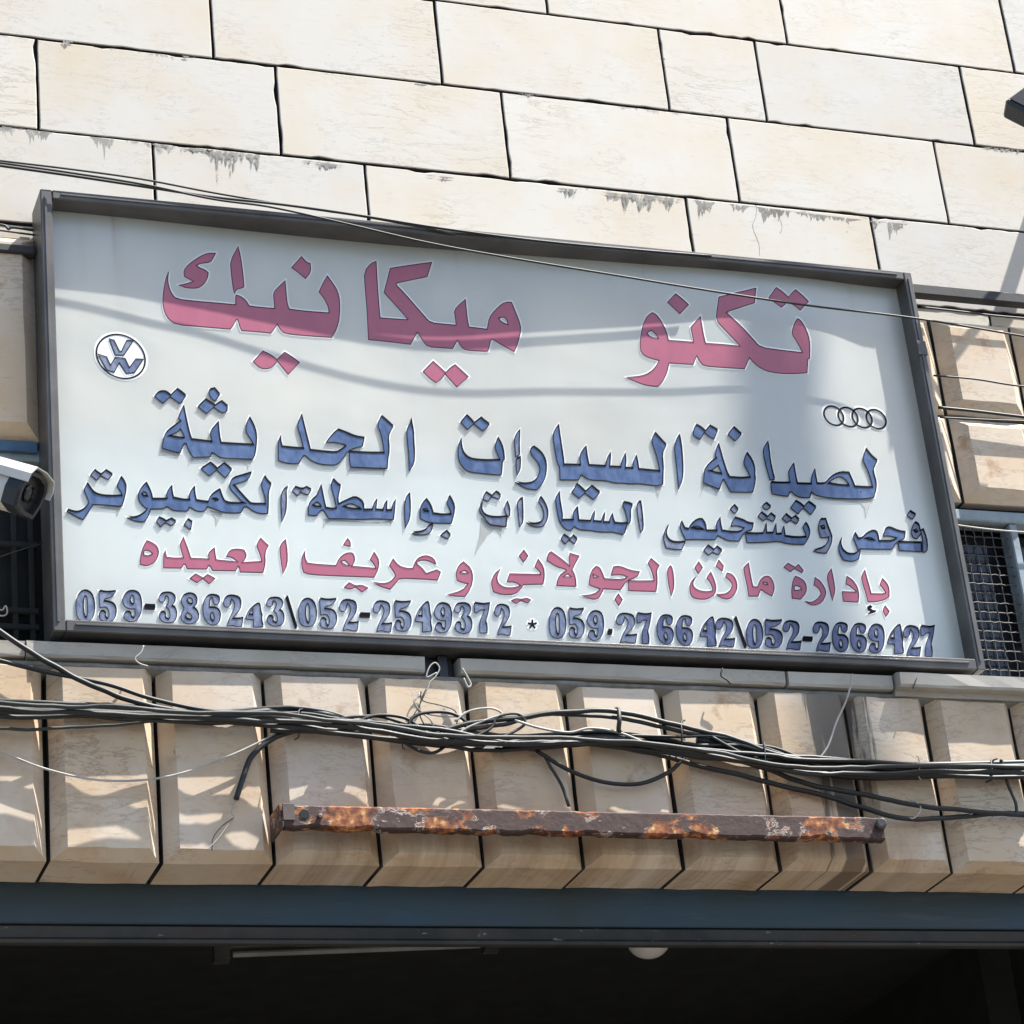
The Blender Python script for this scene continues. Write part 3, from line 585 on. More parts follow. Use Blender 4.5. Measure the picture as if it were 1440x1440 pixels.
# colour | region:outline ; region:outline (joined) | hole | hole ...
G = """
p|A:178,298 160,340 145,420 138,500 150,570 180,620 230,655 400,668 595,685 618,655 636,618 645,618 660,670 672,695 780,702 868,712 890,685 912,650 935,690 965,715 1120,730 1280,740 1310,690 1330,620 1335,540 1330,460 1305,400 1250,325 1220,375 1193,435 1230,480 1258,540 1262,575 1120,565 995,550 980,520 972,440 965,358 925,395 885,438 890,490 895,545 800,538 722,528 700,490 662,462 634,455 630,480 632,520 500,508 380,498 230,482 195,440 178,390 172,350
p|A:648,125 595,225 600,300 612,400 622,445 640,414 665,410 688,400 682,330 675,270 665,200
p|A:495,172 440,172 380,200 310,250 280,290 285,330 320,350 348,362 300,378 245,388 300,408 370,410 410,390 440,345 447,305 425,285 385,270 365,255 400,240 460,235 480,205
p|A:1075,195 1008,270 1050,300 1103,345 1138,300 1135,240 1115,238
p|A:815,832 748,905 800,952 860,952 895,925 912,900 985,990 1062,910 1010,870 962,840 935,865 912,890 870,858
p|B:235,132 200,145 155,200 160,300 175,480 183,660 330,675 467,692 490,650 512,610 522,618 550,670 585,708 670,715 752,720 768,690 785,662 805,705 840,732 990,738 1000,700 1010,660 1020,655 1090,700 1168,740 1190,690 1215,590 1200,530 1175,470 1150,408 1120,405 1080,420 1030,470 1000,510 990,560 985,590 930,582 862,575 850,520 838,388 800,420 762,462 770,510 775,562 690,555 600,545 560,500 490,420 420,340 370,290 375,278 470,258 580,235 610,138 480,155 330,178 310,260 288,342 340,400 400,465 450,525 360,520 262,512 252,400 242,260|B:1062,512 1080,540 1125,560 1120,530 1100,508
p|B:620,805 552,875 590,915 640,952 675,925 700,890 780,980 858,910 810,865 768,828 735,850 705,882 665,845
p|C:275,285 240,310 215,360 200,430 192,500 200,560 250,590 322,608 300,650 260,690 200,715 98,722 150,745 210,770 260,780 312,785 345,750 375,690 388,625 470,630 552,635 565,600 575,575 590,605 620,645 750,655 898,665 915,625 932,590 960,625 1010,665 1080,690 1200,700 1320,692 1325,600 1338,595 1340,500 1330,440 1305,380 1275,335 1255,325 1235,355 1215,430 1250,480 1290,555 1150,540 1005,520 960,470 880,380 775,285 780,280 870,250 965,220 975,120 850,150 725,180 715,250 705,335 760,395 870,512 750,500 635,492 620,430 600,310 570,345 535,385 545,430 555,485 470,478 385,472 370,410 340,350 305,300|C:240,425 262,450 320,460 290,420 265,405
p|C:432,158 378,215 420,255 462,295 520,232 475,190
p|C:1112,115 1062,185 1105,220 1148,250 1190,212 1210,220 1275,270 1330,210 1285,165 1242,130 1215,155 1195,182 1155,145
b|D:418,290 400,330 368,420 395,445 330,490 250,550 228,590 215,640 200,720 300,750 385,768 410,700 425,672 445,672 470,740 515,815 600,812 690,808 705,765 725,770 780,812 850,825 1120,832 1145,780 1160,650 1155,570 1130,490 1085,412 1065,450 1045,545 1080,600 1115,655 1132,690 1000,685 800,672 785,620 770,455 740,490 690,550 695,600 710,660 500,635 480,580 440,400|D:258,596 310,575 360,560 385,520 410,560 430,615 400,622 330,612
b|D:205,148 160,155 125,195 170,235 212,268 250,230 285,200 340,240 385,270 440,195 395,155 350,125 310,165 285,190 245,155
b|D:730,118 680,130 675,170 700,215 735,245 785,182
b|D:638,228 565,300 610,340 655,372 690,335 725,305 770,340 820,365 860,345 862,300 800,248 760,270 735,292 690,262
b|D:685,870 595,928 640,970 680,1003 720,970 755,940 800,985 842,1022 905,942 865,905 825,875 785,905 755,930 720,895
b|E:95,345 75,400 75,570 120,590 200,602 262,600 285,560 310,525 330,528 370,570 450,605 550,615 620,612 680,540 720,480 790,455 850,440 865,368 780,355 700,320 620,290 565,340 515,405 600,405 690,425 700,440 650,475 600,502 500,495 370,480 350,400 315,260 287,150 268,200 250,260 280,350 310,465 200,458 110,448 98,400
b|E:1022,165 985,245 1015,310 1040,420 1050,505 900,505 730,495 728,560 740,632 900,640 1078,645 1082,560 1098,490 1085,340 1130,262 1080,215
b|E:1298,185 1290,240 1258,280 1260,380 1275,500 1280,670 1325,600 1330,500 1322,400 1320,310 1305,240
b|F:132,335 110,400 100,480 115,580 190,668 300,685 400,695 540,705 548,640 552,560 572,550 565,470 545,400 503,330 490,370 475,425 500,490 530,555 400,560 300,555 215,542 160,490 140,430
b|F:185,102 128,170 165,210 198,245 235,210 262,185 310,225 355,262 418,195 370,160 330,125 295,155 262,180 222,135
g|F:728,250 695,285 672,340 678,420 685,520 725,500 722,400
g|F:732,525 690,545 690,620 700,708 730,650 735,590
b|F:865,420 838,435 838,490 880,540 920,590 935,660 910,730 860,780 800,795 740,795 680,778 740,815 800,845 900,855 950,800 985,730 1000,640 990,560 960,500 910,450
b|G:105,118 75,160 52,215 65,320 80,420 100,500 118,520 120,650 300,650 320,605 335,602 380,640 450,655 560,655 650,680 730,680 800,690 880,685 960,695 1050,708 1112,692 1115,570 1118,540 1105,400 1142,315 1090,260 1035,198 1010,250 1008,290 1040,380 1065,470 1085,570 880,550 870,480 853,415 825,490 825,540 750,538 758,470 748,395 720,460 708,530 600,525 608,440 605,385 575,440 560,520 400,512 385,440 370,328 335,365 310,420 320,510 155,505 160,490 145,390 125,260
b|G:278,690 260,735 232,770 270,800 305,828 340,795 360,775 405,812 445,840 502,772 460,740 422,708 390,740 362,765 320,725
b|G:1268,215 1240,265 1225,340 1235,440 1250,560 1265,740 1300,650 1308,560 1300,400 1285,270
b|H:425,288 405,340 388,430 410,455 340,500 265,580 258,640 248,750 340,790 440,828 460,760 480,712 495,712 530,790 575,862 700,865 835,865 855,790 868,710 860,680 862,590 830,490 762,398 740,450 725,530 770,600 810,690 700,700 560,690 530,640 480,480 450,370|H:300,605 350,600 400,560 425,540 450,600 470,650 400,640
b|H:158,65 132,120 130,190 205,235 235,190 260,150 310,195 375,232 415,130 365,100 318,75 290,110 265,140 215,95
b|H:605,92 540,175 625,255 698,178
b|H:1012,262 975,320 958,370 975,480 1005,600 1040,718 1095,714 1070,620 1045,500 1030,350
b|I:35,580 35,640 50,715 150,735 240,745 262,690 285,690 310,720 370,755 440,760 500,760 510,710 520,690 545,720 620,745 750,765 900,772 1050,775 1180,770 1265,755 1265,735 1290,660 1290,580 1265,500 1250,420 1300,325 1230,265 1165,180 1145,250 1130,315 1175,400 1210,490 1235,570 1250,640 1140,640 1035,632 1010,570 965,470 930,465 860,462 780,490 720,540 680,590 630,598 585,595 575,540 555,420 530,480 515,540 520,600 350,595 335,530 305,352 270,400 245,450 250,520 265,585 150,588|I:710,590 760,600 850,615 970,622 960,590 920,540 860,505 790,530
b|I:325,802 268,882 360,955 395,905 425,885 510,965 570,880 530,845 480,812 450,840 425,872 380,830
b|J:360,335 345,370 322,415 350,480 380,550 375,580 340,625 290,665 230,682 180,672 128,655 120,670 180,700 230,730 310,768 360,700 400,640 430,585 600,595 775,610 800,530 825,420 825,370 800,310 762,262 740,310 718,370 745,410 770,450 780,485 680,490 560,487 480,470 430,440 390,380
g|J:448,180 400,240 440,270 475,300 500,265 520,240 560,265 610,290 660,235 615,205 580,182 550,210 520,232 480,210
b|J:1300,525 1140,525 1125,460 1095,390 1062,330 1020,370 985,420 968,490 985,560 1050,625 1080,635 1060,670 1020,700 960,735 900,748 838,742 900,775 960,790 1040,795 1090,730 1115,640 1200,640 1280,636;K:95,425 120,435 150,460 220,470 300,470 318,432 340,440 380,468 450,475 475,460 490,425 560,450 640,482 740,490 815,485 835,445 850,425 880,430 930,470 1000,495 1075,495 1080,420 1080,290 1105,215 1070,180 1042,135 1020,180 1012,220 1030,280 1048,340 1055,405 910,405 885,380 820,310 740,215 850,185 890,160 915,100 830,125 730,155 710,200 705,250 780,330 820,375 870,395 760,400 665,390 640,350 610,262 560,290 515,330 500,385 440,380 385,370 370,300 368,235 335,270 315,320 325,365 250,365 165,345 152,290 148,225 115,265 98,305 105,350|J:1010,460 1030,490 1085,490 1060,440 1030,435|K:535,345 570,372 600,360 580,340
g|K:20,535 0,570 40,625 70,590 95,582 140,612 188,575 140,545 90,570 55,550
g|K:300,552 265,605 330,650 342,580
g|K:1265,238 1215,270 1200,350 1205,460 1210,575 1250,480 1255,380 1250,280
g|K:1335,240 1310,275 1360,325 1380,300;L:15,130 40,150 85,162 108,120 65,95 25,115
b|L:195,75 180,120 165,165 110,210 88,250 85,340 155,345 185,310 205,290 225,300 265,370 400,372 550,378 650,372 740,375 835,380 845,300 852,205 830,240 820,300 775,300 778,215 755,240 745,300 680,295 690,200 665,230 650,295 575,295 572,240 540,205 490,182 430,205 350,245 345,190 368,85 340,65 302,25 285,80 305,150 325,230 335,280 300,290 240,280 225,220 210,140|L:120,250 160,222 190,240 200,268 150,270|L:385,262 440,240 480,240 545,275 555,290 450,288
b|L:968,155 945,185 932,260 935,350 940,455 980,370 985,270 978,160
b|L:1325,172 1305,240 1330,280 1345,335 1260,340 1185,328 1165,260 1122,200 1085,240 1068,290 1070,370 1130,400 1200,410 1345,412 1368,330 1375,270 1350,210|L:1095,285 1110,310 1150,310 1125,280
g|L:1180,425 1145,430 1120,470 1070,490 1000,498 1020,512 1100,515 1155,500 1175,460
g|L:1300,480 1250,520 1310,548 1335,522
g|M:155,215 130,260 122,340 170,390 235,485 330,500 440,512 445,400 480,385 485,310 450,215 422,275 425,330 455,395 350,405 250,400 180,375 148,320 150,270
g|M:195,105 165,160 170,195 225,210 245,180 262,155 300,165 355,185 370,150 345,115 312,100 280,130 262,150
g|M:632,172 590,195 570,235 582,340 600,515 640,460 640,330
g|M:845,160 825,210 870,280 890,350 885,420 850,460 800,480 740,482 680,465 740,505 800,518 880,510 925,440 940,360 925,290 885,210
b|N:68,15 40,60 12,110 25,220 45,340 65,430 110,510 170,565 235,575 270,530 290,515 330,550 400,570 520,572 600,590 720,600 820,595 900,610 990,635 1020,600 1045,485 1085,470 1100,420 1095,280 1125,210 1080,185 990,170 985,215 1020,290 1050,400 1055,470 950,480 870,470 850,420 830,335 800,400 795,465 705,460 720,390 725,312 700,360 675,455 560,445 575,370 575,298 545,350 525,425 520,445 350,435 340,340 330,238 290,280 265,340 275,425 110,428 115,370 95,250 75,130
g|N:125,640 92,700 150,772 185,730 212,708 285,768 322,705 285,670 262,648 235,690 212,700 170,665
g|N:1210,165 1188,210 1200,340 1225,500 1245,605 1285,555 1275,400 1255,220 1245,165
g|O:130,250 95,310 85,380 110,460 180,475 255,475 285,405 220,415 150,405 115,360 112,310
b|O:250,218 235,260 260,330 290,385 380,382 480,385 560,385 585,345 610,360 680,395 780,398 835,310 900,295 912,240 860,235 810,205 740,185 715,225 708,262 760,255 830,275 790,318 700,318 625,305 612,250 605,182 580,220 572,250 580,305 480,305 475,250 440,200 390,200 330,250 315,290 280,282|O:335,275 370,258 420,265 470,295 400,292
b|O:840,330 855,412 960,412 1060,408 1150,400 1230,425 1380,430 1420,370 1435,320 1415,260 1390,232 1368,270 1390,320 1400,362 1300,368 1205,355 1190,262 1170,335 1125,335 1118,240 1092,325 1035,325 1030,238 1008,315 1000,330 930,332
g|O:735,68 698,105 740,145 772,110
g|O:1030,48 995,75 1010,100 1045,108 1072,85
g|O:985,135 955,172 1005,212 1035,190 1095,218 1115,180 1070,145 1040,178
g|O:1210,152 1178,190 1220,230 1255,205 1310,240 1332,205 1295,168 1262,195
g|O:490,440 455,485 500,528 535,500 590,522 622,488 575,450 545,480
g|Q:300,208 280,270 285,330 305,385 360,385 385,370 370,430 330,480 230,512 290,530 355,535 395,470 415,400 400,345 380,300 350,208|Q:300,270 315,300 345,295 335,262
b|Q:505,385 480,440 478,520 520,600 610,615 670,590 685,510 680,490 850,495 990,495 1035,425 1110,390 1118,335 1050,325 960,285 925,300 908,370 960,365 1040,385 1000,420 865,420 858,370 840,330 800,318 740,345 700,390 665,395 632,340 615,380 640,440 670,510 630,545 560,545 510,500 495,440|Q:720,388 780,375 830,410 780,412
b|Q:1050,430 1060,508 1160,512 1275,520 1272,435 1160,432
g|Q:1210,238 1185,280 1175,340 1195,385 1230,395 1262,360 1272,330 1287,400 1287,520 1310,525 1335,500 1325,400 1290,305 1262,320 1250,260|Q:1195,310 1220,335 1242,325 1225,300
g|Q:1160,130 1135,170 1185,208 1218,165
p|R:160,60 130,110 105,210 102,260 165,275 230,240 262,170 250,110 200,75|R:135,150 135,180 170,190 210,170 180,145 150,140
p|R:315,142 302,180 300,290 450,292 470,260 485,260 500,298 665,300 680,270 695,275 715,312 910,315 928,275 942,285 945,325 1140,330 1160,250 1155,160 1185,100 1155,75 1120,38 1100,70 1085,105 1110,160 1130,235 960,245 990,215 1000,180 980,140 920,128 860,140 830,195 880,200 930,240 745,222 735,170 730,120 700,145 678,170 685,215 530,208 510,140 468,30 450,70 440,100 455,160 470,205 400,208 325,200
p|R:570,340 522,380 585,415 632,380 685,425 735,380 672,345 635,375
p|R:1330,50 1300,80 1280,120 1290,220 1308,340 1345,260 1345,150
p|S:102,128 82,170 75,240 90,290 140,308 350,318 620,328 650,270 658,200 620,140 590,195 620,230 635,262 450,245 475,210 470,160 450,142 400,150 355,190 335,240 200,232 120,222 98,180|S:370,208 400,200 440,240 395,235
p|S:420,38 390,85 442,98 440,60
p|S:432,368 395,405 445,420 480,400 530,440 575,408 520,385 485,395
p|S:762,190 735,240 770,290 780,320 740,365 680,378 610,362 660,395 740,418 790,360 812,335 1000,342 1095,350 1118,290 1090,272 1010,300 975,255 935,225 960,200 1020,200 1085,232 1070,190 1020,165 970,172 930,205 912,262 860,262 800,240
p|S:1290,212 1255,240 1235,290 1240,350 1290,370 1325,375 1280,430 1165,460 1230,470 1300,472 1345,410 1362,330 1345,260|S:1262,290 1290,300 1330,295 1300,275
p|T:122,205 80,240 55,300 70,370 140,392 230,388 275,340 290,318 430,315 442,260 435,190 395,135 372,190 405,220 415,245 190,240 172,298 230,300 270,325 220,342 150,340 105,310 95,260
p|T:292,68 258,112 288,155 322,112
p|T:235,418 200,435 240,455 272,432 320,452 342,430 310,415 275,425
p|T:490,80 468,95 460,145 530,190 590,205 600,215 545,255 530,325 670,332 665,260 640,210 670,150 692,112 625,92 620,130 625,185 580,145|T:575,260 610,240 640,262
p|T:815,185 780,220 768,280 765,320 830,345 845,350 800,390 705,398 790,425 830,420 860,370 865,348 990,355 1035,290 1112,262 1128,225 1060,215 985,183 940,190 925,250 1000,245 1040,262 1010,282 875,275 860,235 840,195|T:790,240 800,265 835,262
p|T:1048,290 1048,362 1150,365 1248,368 1258,290 1250,210 1272,180 1212,128 1190,165 1215,210 1235,290 1140,292
p|T:1350,182 1330,210 1335,300 1358,402 1378,340 1375,250 1362,190
p|T:975,385 950,425 978,470 1005,428
p|U:180,395 130,440 100,500 98,600 130,670 220,695 330,695 410,650 445,600 450,520 430,440 380,330 350,370 328,410 370,460 400,530 410,580 330,595 240,585 170,550 135,500 150,440
p|U:218,190 165,270 208,350 270,270
p|U:600,340 580,395 640,440 675,500 650,570 590,620 520,630 450,628 500,665 580,695 650,685 720,600 738,520 720,430 670,360
p|U:488,165 452,250 535,315 552,245
p|U:890,205 825,270 840,380 870,500 892,655 1020,655 1040,590 1060,565 1120,610 1205,655 1240,560 1230,480 1190,400 1140,378 1080,400 1035,460 1015,530 950,525 930,440 905,300|U:1090,465 1100,490 1150,498 1140,470
p|W:160,255 130,300 112,420 120,520 220,530 280,460 292,390 270,320 220,280|W:140,380 150,425 230,415 220,385 170,365
p|W:70,100 20,150 100,205 145,165 235,215 250,185 195,115 155,150
p|W:392,270 378,360 440,400 465,460 430,520 370,560 330,568 268,552 320,590 380,605 470,575 525,470 510,400 460,320
p|W:585,165 535,245 550,350 575,450 598,550 630,430 620,340 600,230
p|W:770,255 760,350 800,365 880,430 885,445 715,438 728,555 905,565 915,470 895,380 840,300
p|W:985,180 945,250 960,350 1000,470 1020,560 1120,560 1220,535 1275,500 1275,400 1250,340 1195,280 1165,355 1200,400 1235,450 1205,465 1060,462 1040,380 1010,280
k|W:1050,600 1015,620 1020,660 1060,670 1015,710 1110,680 1120,665 1080,662 1045,640 1075,620
p|W:1225,605 1200,660 1232,735 1278,675
"""
TPL = {
'0': ((96,85,328,458), ["215,85 140,110 105,200 98,300 115,400 150,445 225,458 290,435 325,340 322,230 290,130", "210,145 190,180 188,290 200,400 222,415 240,380 240,250 232,160"]),
'5': ((372,92,585,462), ["375,95 385,290 430,285 460,280 495,330 495,400 470,430 450,400 455,360 420,330 380,345 378,400 400,445 480,460 540,450 580,380 580,300 545,245 490,225 435,220 440,185 500,175 545,145 575,100 500,108 440,108"]),
'9': ((655,92,885,462), ["765,92 700,110 665,160 655,220 685,280 740,305 805,305 805,380 790,420 760,410 755,360 715,340 672,360 672,420 720,450 750,462 820,445 870,380 885,280 875,180 840,115", "765,140 745,170 748,240 770,260 795,245 795,180 785,145"]),
'3': ((1083,113,1306,475), ["1190,115 1110,125 1085,180 1100,225 1150,225 1165,190 1165,150 1195,150 1210,190 1200,240 1170,275 1215,320 1225,400 1200,435 1165,420 1170,370 1140,340 1095,355 1095,420 1140,460 1210,475 1280,455 1305,380 1285,300 1240,270 1285,215 1280,160 1240,125"]),
'8': ((2,80,213,445), ["95,80 30,100 5,150 10,200 45,260 5,320 2,380 40,430 110,445 185,420 213,360 190,290 140,245 185,210 190,150 160,100", "95,125 70,150 80,190 110,215 140,200 140,160 120,130", "80,305 50,345 65,385 110,400 135,375 120,330"]),
'6': ((255,98,470,462), ["360,98 300,115 265,180 255,270 270,370 320,440 390,462 450,430 470,350 455,290 410,255 335,250 335,180 345,130 375,130 380,180 400,215 440,210 460,165 440,115", "365,300 345,330 350,390 375,415 395,390 390,330"]),
'2': ((500,105,738,478), ["590,105 520,125 500,190 515,240 565,245 590,205 590,170 600,140 640,190 635,260 590,340 565,400 548,475 600,455 660,475 720,475 735,375 680,385 605,385 640,340 700,270 715,200 690,130"]),
'4': ((768,205,978,487), ["900,205 850,240 790,300 768,385 860,390 858,485 975,475 955,400 965,350 950,320 935,210", "855,255 820,300 805,335 855,340"]),
'7': ((818,112,1008,468), ["820,112 825,220 860,225 900,185 950,190 900,290 885,380 890,465 975,465 975,390 955,330 985,240 1005,115 930,128 870,120"]),
'-': ((0,0,10,4), ["0,0 10,0.4 10,4 0,3.6"]), '.': ((0,0,4,4), ["0,0 4,0.4 3.6,4 0,4"]), '\\': ((0,0,12,38), ["0,0 2.2,0 12,37 10,38"]),
}
DIG = """X1 0 96,85,328,458|X1 5 372,92,585,462|X1 9 655,92,885,462|X1 - 915,262,1040,315|X1 3 1083,113,1306,475
X2 8 -5,80,213,445|X2 6 255,98,470,462|X2 2 500,105,738,478|X2 4 768,205,978,487|X2 3 1010,132,1230,472|X2 \\ 1240,125,1378,502
X3 0 80,100,302,435|X3 5 332,100,542,462|X3 2 570,115,800,485|X3 - 810,280,932,328|X3 2 970,132,1198,498|X3 5 1225,130,1430,492
X4 4 118,102,322,458|X4 9 342,112,555,468|X4 3 580,112,800,475|X4 7 818,112,1008,468|X4 2 1060,130,1265,495
X5 0 355,125,562,490|X5 5 590,132,780,490|X5 9 810,165,1010,515|X5 . 1055,392,1108,445|X5 2 1155,195,1405,545
X6 7 215,150,392,512|X6 6 455,172,655,520|X6 6 682,182,885,535|X6 4 970,200,1170,545|X6 2 1150,212,1388,548
X7 \\ 102,160,252,522|X7 0 248,182,450,522|X7 5 468,185,685,520|X7 2 682,200,905,540|X7 - 920,395,1035,440|X7 2 1040,215,1255,560
X8 6 85,180,282,525|X8 6 302,190,500,532|X8 9 515,198,710,540|X8 4 748,205,942,548|X8 2 932,215,1145,575|X8 7 1140,215,1308,582"""


def parse(s): return [tuple(float(c) for c in q.split(',')) for q in s.split()]
def topx(reg, pts): x0, y0, s = REG[reg]; return [(x0+x/s, y0+y/s) for x, y in pts]
def soften(pts, lim=52):
    """round the gentle corners, keep the sharp ones"""
    out = []; n = len(pts)
    for i in range(n):
        a, b_, c = np.array(pts[i-1]), np.array(pts[i]), np.array(pts[(i+1) % n])
        u, v = b_-a, c-b_; lu, lv = np.linalg.norm(u), np.linalg.norm(v)
        if lu < 1e-6 or lv < 1e-6: continue
        ang = math.degrees(math.acos(max(-1, min(1, float(u@v)/(lu*lv)))))
        if ang < lim: out += [tuple(b_-u*0.25), tuple(b_+v*0.25)]
        else: out.append(tuple(b_))
    return out
def subdiv(pts, L=9.0):
    out = []; n = len(pts)
    for i in range(n):
        a, b_ = np.array(pts[i]), np.array(pts[(i+1) % n]); k = max(1, int(np.linalg.norm(b_-a)/L)+0)
        out += [tuple(a+(b_-a)*q/k) for q in range(k)]
    return out
def inside(x, y, loops):
    c = False
    for L in loops:
        j = len(L)-1
        for i in range(len(L)):
            (xi, yi), (xj_, yj_) = L[i], L[j]
            if (yi > y) != (yj_ > y) and x < (xj_-xi)*(y-yi)/(yj_-yi)+xi: c = not c
            j = i
    return c
def offset_loop(L, w_):
    """mitred offset of a closed loop"""
    n = len(L); out = []
    ar = sum(L[i][0]*L[(i+1) % n][1]-L[(i+1) % n][0]*L[i][1] for i in range(n)); sg = 1 if ar > 0 else -1
    for i in range(n):
        a, b_, c = np.array(L[i-1]), np.array(L[i]), np.array(L[(i+1) % n])
        u = (b_-a)/max(1e-9, np.linalg.norm(b_-a)); v = (c-b_)/max(1e-9, np.linalg.norm(c-b_))
        n1 = np.array([u[1], -u[0]]); n2 = np.array([v[1], -v[0]]); m_ = n1+n2; l = np.linalg.norm(m_)
        if l < 0.35: m_ = n1*1.0; sc1 = 1.0
        else: m_ = m_/l; sc1 = min(1.9, 1/max(0.3, float(m_@n1)))
        out.append(tuple(b_+m_*w_*sc1*sg))
    return out
def glyph(loops, fill, ink, lift, ow, name='letter', halo=2.3, thick=True):
    """loops: outer then holes, in photo pixels; a lifted vinyl piece with a dark keyline and a white rim imitating a sharpening halo"""
    mb = MB(); loops = [subdiv(L) for L in loops]
    xs = [q[0] for q in loops[0]]; ys = [q[1] for q in loops[0]]
    V2 = []; E2 = []
    for L in loops:
        s = len(V2); V2 += [Vector(q) for q in L]; E2 += [(s+i, s+(i+1) % len(L)) for i in range(len(L))]
    g = 11.0; gy = min(ys)+g/2
    while gy < max(ys):
        gx = min(xs)+g/2
        while gx < max(xs):
            if inside(gx, gy, loops): V2.append(Vector((gx, gy)))
            gx += g
        gy += g
    vo, _, fo, _, _, _ = delaunay_2d_cdt(V2, E2, [], 0, 1e-4)
    keep = []
    for f in fo:
        cx = sum(vo[i].x for i in f)/len(f); cy = sum(vo[i].y for i in f)/len(f)
        if inside(cx, cy, loops): keep.append(tuple(f))
    used = sorted({i for f in keep for i in f}); mp = {a: k for k, a in enumerate(used)}
    if lift > 0.002:
        vs_ = [SP(vo[i].x, vo[i].y, lift+0.0006*noise.noise((vo[i].x*.06, vo[i].y*.06, 0))) for i in used]
    else: vs_ = [SP(vo[i].x, vo[i].y, lift) for i in used]
    mb.add(vs_, [tuple(mp[i] for i in f)[::-1] for f in keep], 0)
    if thick:
        vs2 = [SP(vo[i].x+0.8, vo[i].y-2.3, lift-0.0005) for i in used]
        mb.add(vs2, [tuple(mp[i] for i in f)[::-1] for f in keep], 1)
    for q, L in enumerate(loops):
        n = len(L); s = 1 if q == 0 else -1
        o1 = offset_loop(L, ow*s*0.5); o2 = offset_loop(L, -ow*s*0.5)
        a = [SP(x, y, lift+0.0008) for x, y in o1]; b_ = [SP(x, y, lift+0.0008) for x, y in o2]
        mb.add(a+b_, [(i, (i+1) % n, n+(i+1) % n, n+i) for i in range(n)], 1)
        if thick:
            c = [SP(x, y, 0.0006) for x, y in L]; d = [SP(x, y, lift+0.0003) for x, y in L]
            mb.add(c+d, [(i, (i+1) % n, n+(i+1) % n, n+i) for i in range(n)], 1)
        if halo:
            h = offset_loop(L, halo*s); h = [SP(x, y, 0.0005) for x, y in h]; c = [SP(x, y, 0.0005) for x, y in L]
            mb.add(h+c, [(i, (i+1) % n, n+(i+1) % n, n+i) for i in range(n)], 2)
    return mb.build(name, [fill, ink, M['halo']], SG)
for line in G.strip().splitlines():
    f = line.split('|'); loops = []
    for part in f[1:]:
        L = []
        for seg in part.split(';'):
            r_, s = seg.split(':'); L += topx(r_, parse(s))
        loops.append(soften(L))
    if f[0] == 'p': glyph(loops, M['pink'], M['inkp'], 0.0012, 0.95, thick=False)
    elif f[0] == 'k': glyph(loops, M['ink'], M['ink'], 0.0012, 0.7, thick=False)
    else: glyph(loops, M['blue'] if f[0] == 'b' else M['bluegrey'], M['ink'], 0.0030, 1.25)
for it in DIG.replace('\n', '|').split('|'):
    r_, ch, bb = it.split(' '); bb = [float(c) for c in bb.split(',')]; (a0, b0, a1, b1), Ls = TPL[ch]
    loops = [soften(topx(r_, [(bb[0]+(x-a0)/(a1-a0)*(bb[2]-bb[0]), bb[1]+(y-b0)/(b1-b0)*(bb[3]-bb[1])) for x, y in parse(s)]), 75 if ch not in '-.\\' else 5) for s in Ls]
    glyph(loops, (M['navy'] if r_ in ('X6', 'X7', 'X8') else M['bluegrey']) if ch not in '-.\\' else M['ink'], M['ink'], 0.0024, 0.95 if ch not in '-.\\' else 0.5, 'digit' if ch.isdigit() else 'punctuation')
LETTER_SHADOW = '''M:140,400 235,485 440,512 390,520 375,650 365,600 300,545 230,600 130,740 60,860 120,640 135,520
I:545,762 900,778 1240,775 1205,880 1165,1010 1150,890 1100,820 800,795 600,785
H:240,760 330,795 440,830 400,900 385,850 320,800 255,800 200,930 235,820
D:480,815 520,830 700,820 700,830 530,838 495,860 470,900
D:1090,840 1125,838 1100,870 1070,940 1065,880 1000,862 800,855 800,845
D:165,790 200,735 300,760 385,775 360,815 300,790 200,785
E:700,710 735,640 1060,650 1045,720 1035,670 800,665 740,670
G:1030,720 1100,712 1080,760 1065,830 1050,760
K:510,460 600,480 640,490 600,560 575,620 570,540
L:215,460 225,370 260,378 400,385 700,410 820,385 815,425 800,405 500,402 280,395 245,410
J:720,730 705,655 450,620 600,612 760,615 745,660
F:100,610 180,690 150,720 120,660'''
for ln in LETTER_SHADOW.splitlines():  # grey polygons drawn as the tapered shadows of lifted letter edges
    r_, s = ln.split(':'); glyph([topx(r_, parse(s))], M['lettershadow'], M['lettershadow'], 0.0009, 0.15, 'letter_shadow', halo=0, thick=False)
# asterisk between the numbers
ax, ay = 730+158/8.4706, 840+322/8.4706; L = []
for k in range(5):
    th = math.radians(-90+72*k); L += [(ax+6.6*math.cos(th-.17), ay+6.6*math.sin(th-.17)), (ax+6.6*math.cos(th+.17), ay+6.6*math.sin(th+.17)), (ax+2.0*math.cos(th+.63), ay+2.0*math.sin(th+.63))]
glyph([L], M['ink'], M['ink'], 0.0012, 0.3, 'punctuation', thick=False)
# round emblem with V over W
def ell(c, u, v, n, k=1.0): return [(c[0]+k*(u[0]*math.cos(t_)+v[0]*math.sin(t_)), c[1]+k*(u[1]*math.cos(t_)+v[1]*math.sin(t_))) for t_ in [2*math.pi*i/n for i in range(n)]]
def ring(reg, c, u, v, k0, k1, mt, lift, name, par_halo=True, n=40):
    mb = MB(); o_ = topx(reg, ell(c, u, v, n, k1)); i_ = topx(reg, ell(c, u, v, n, k0))
    a = [SP(x, y, lift) for x, y in o_]; b_ = [SP(x, y, lift) for x, y in i_]
    mb.add(a+b_, [(q, (q+1) % n, n+(q+1) % n, n+q) for q in range(n)], 0); return mb.build(name, mt, SG)
ring('V', (630,460), (311,30), (25,281), 0.0, 1.10, M['halo'], 0.0006, 'emblem_disc')
ring('V', (630,460), (311,30), (25,281), 0.955, 1.02, M['ink'], 0.0014, 'emblem_ring')
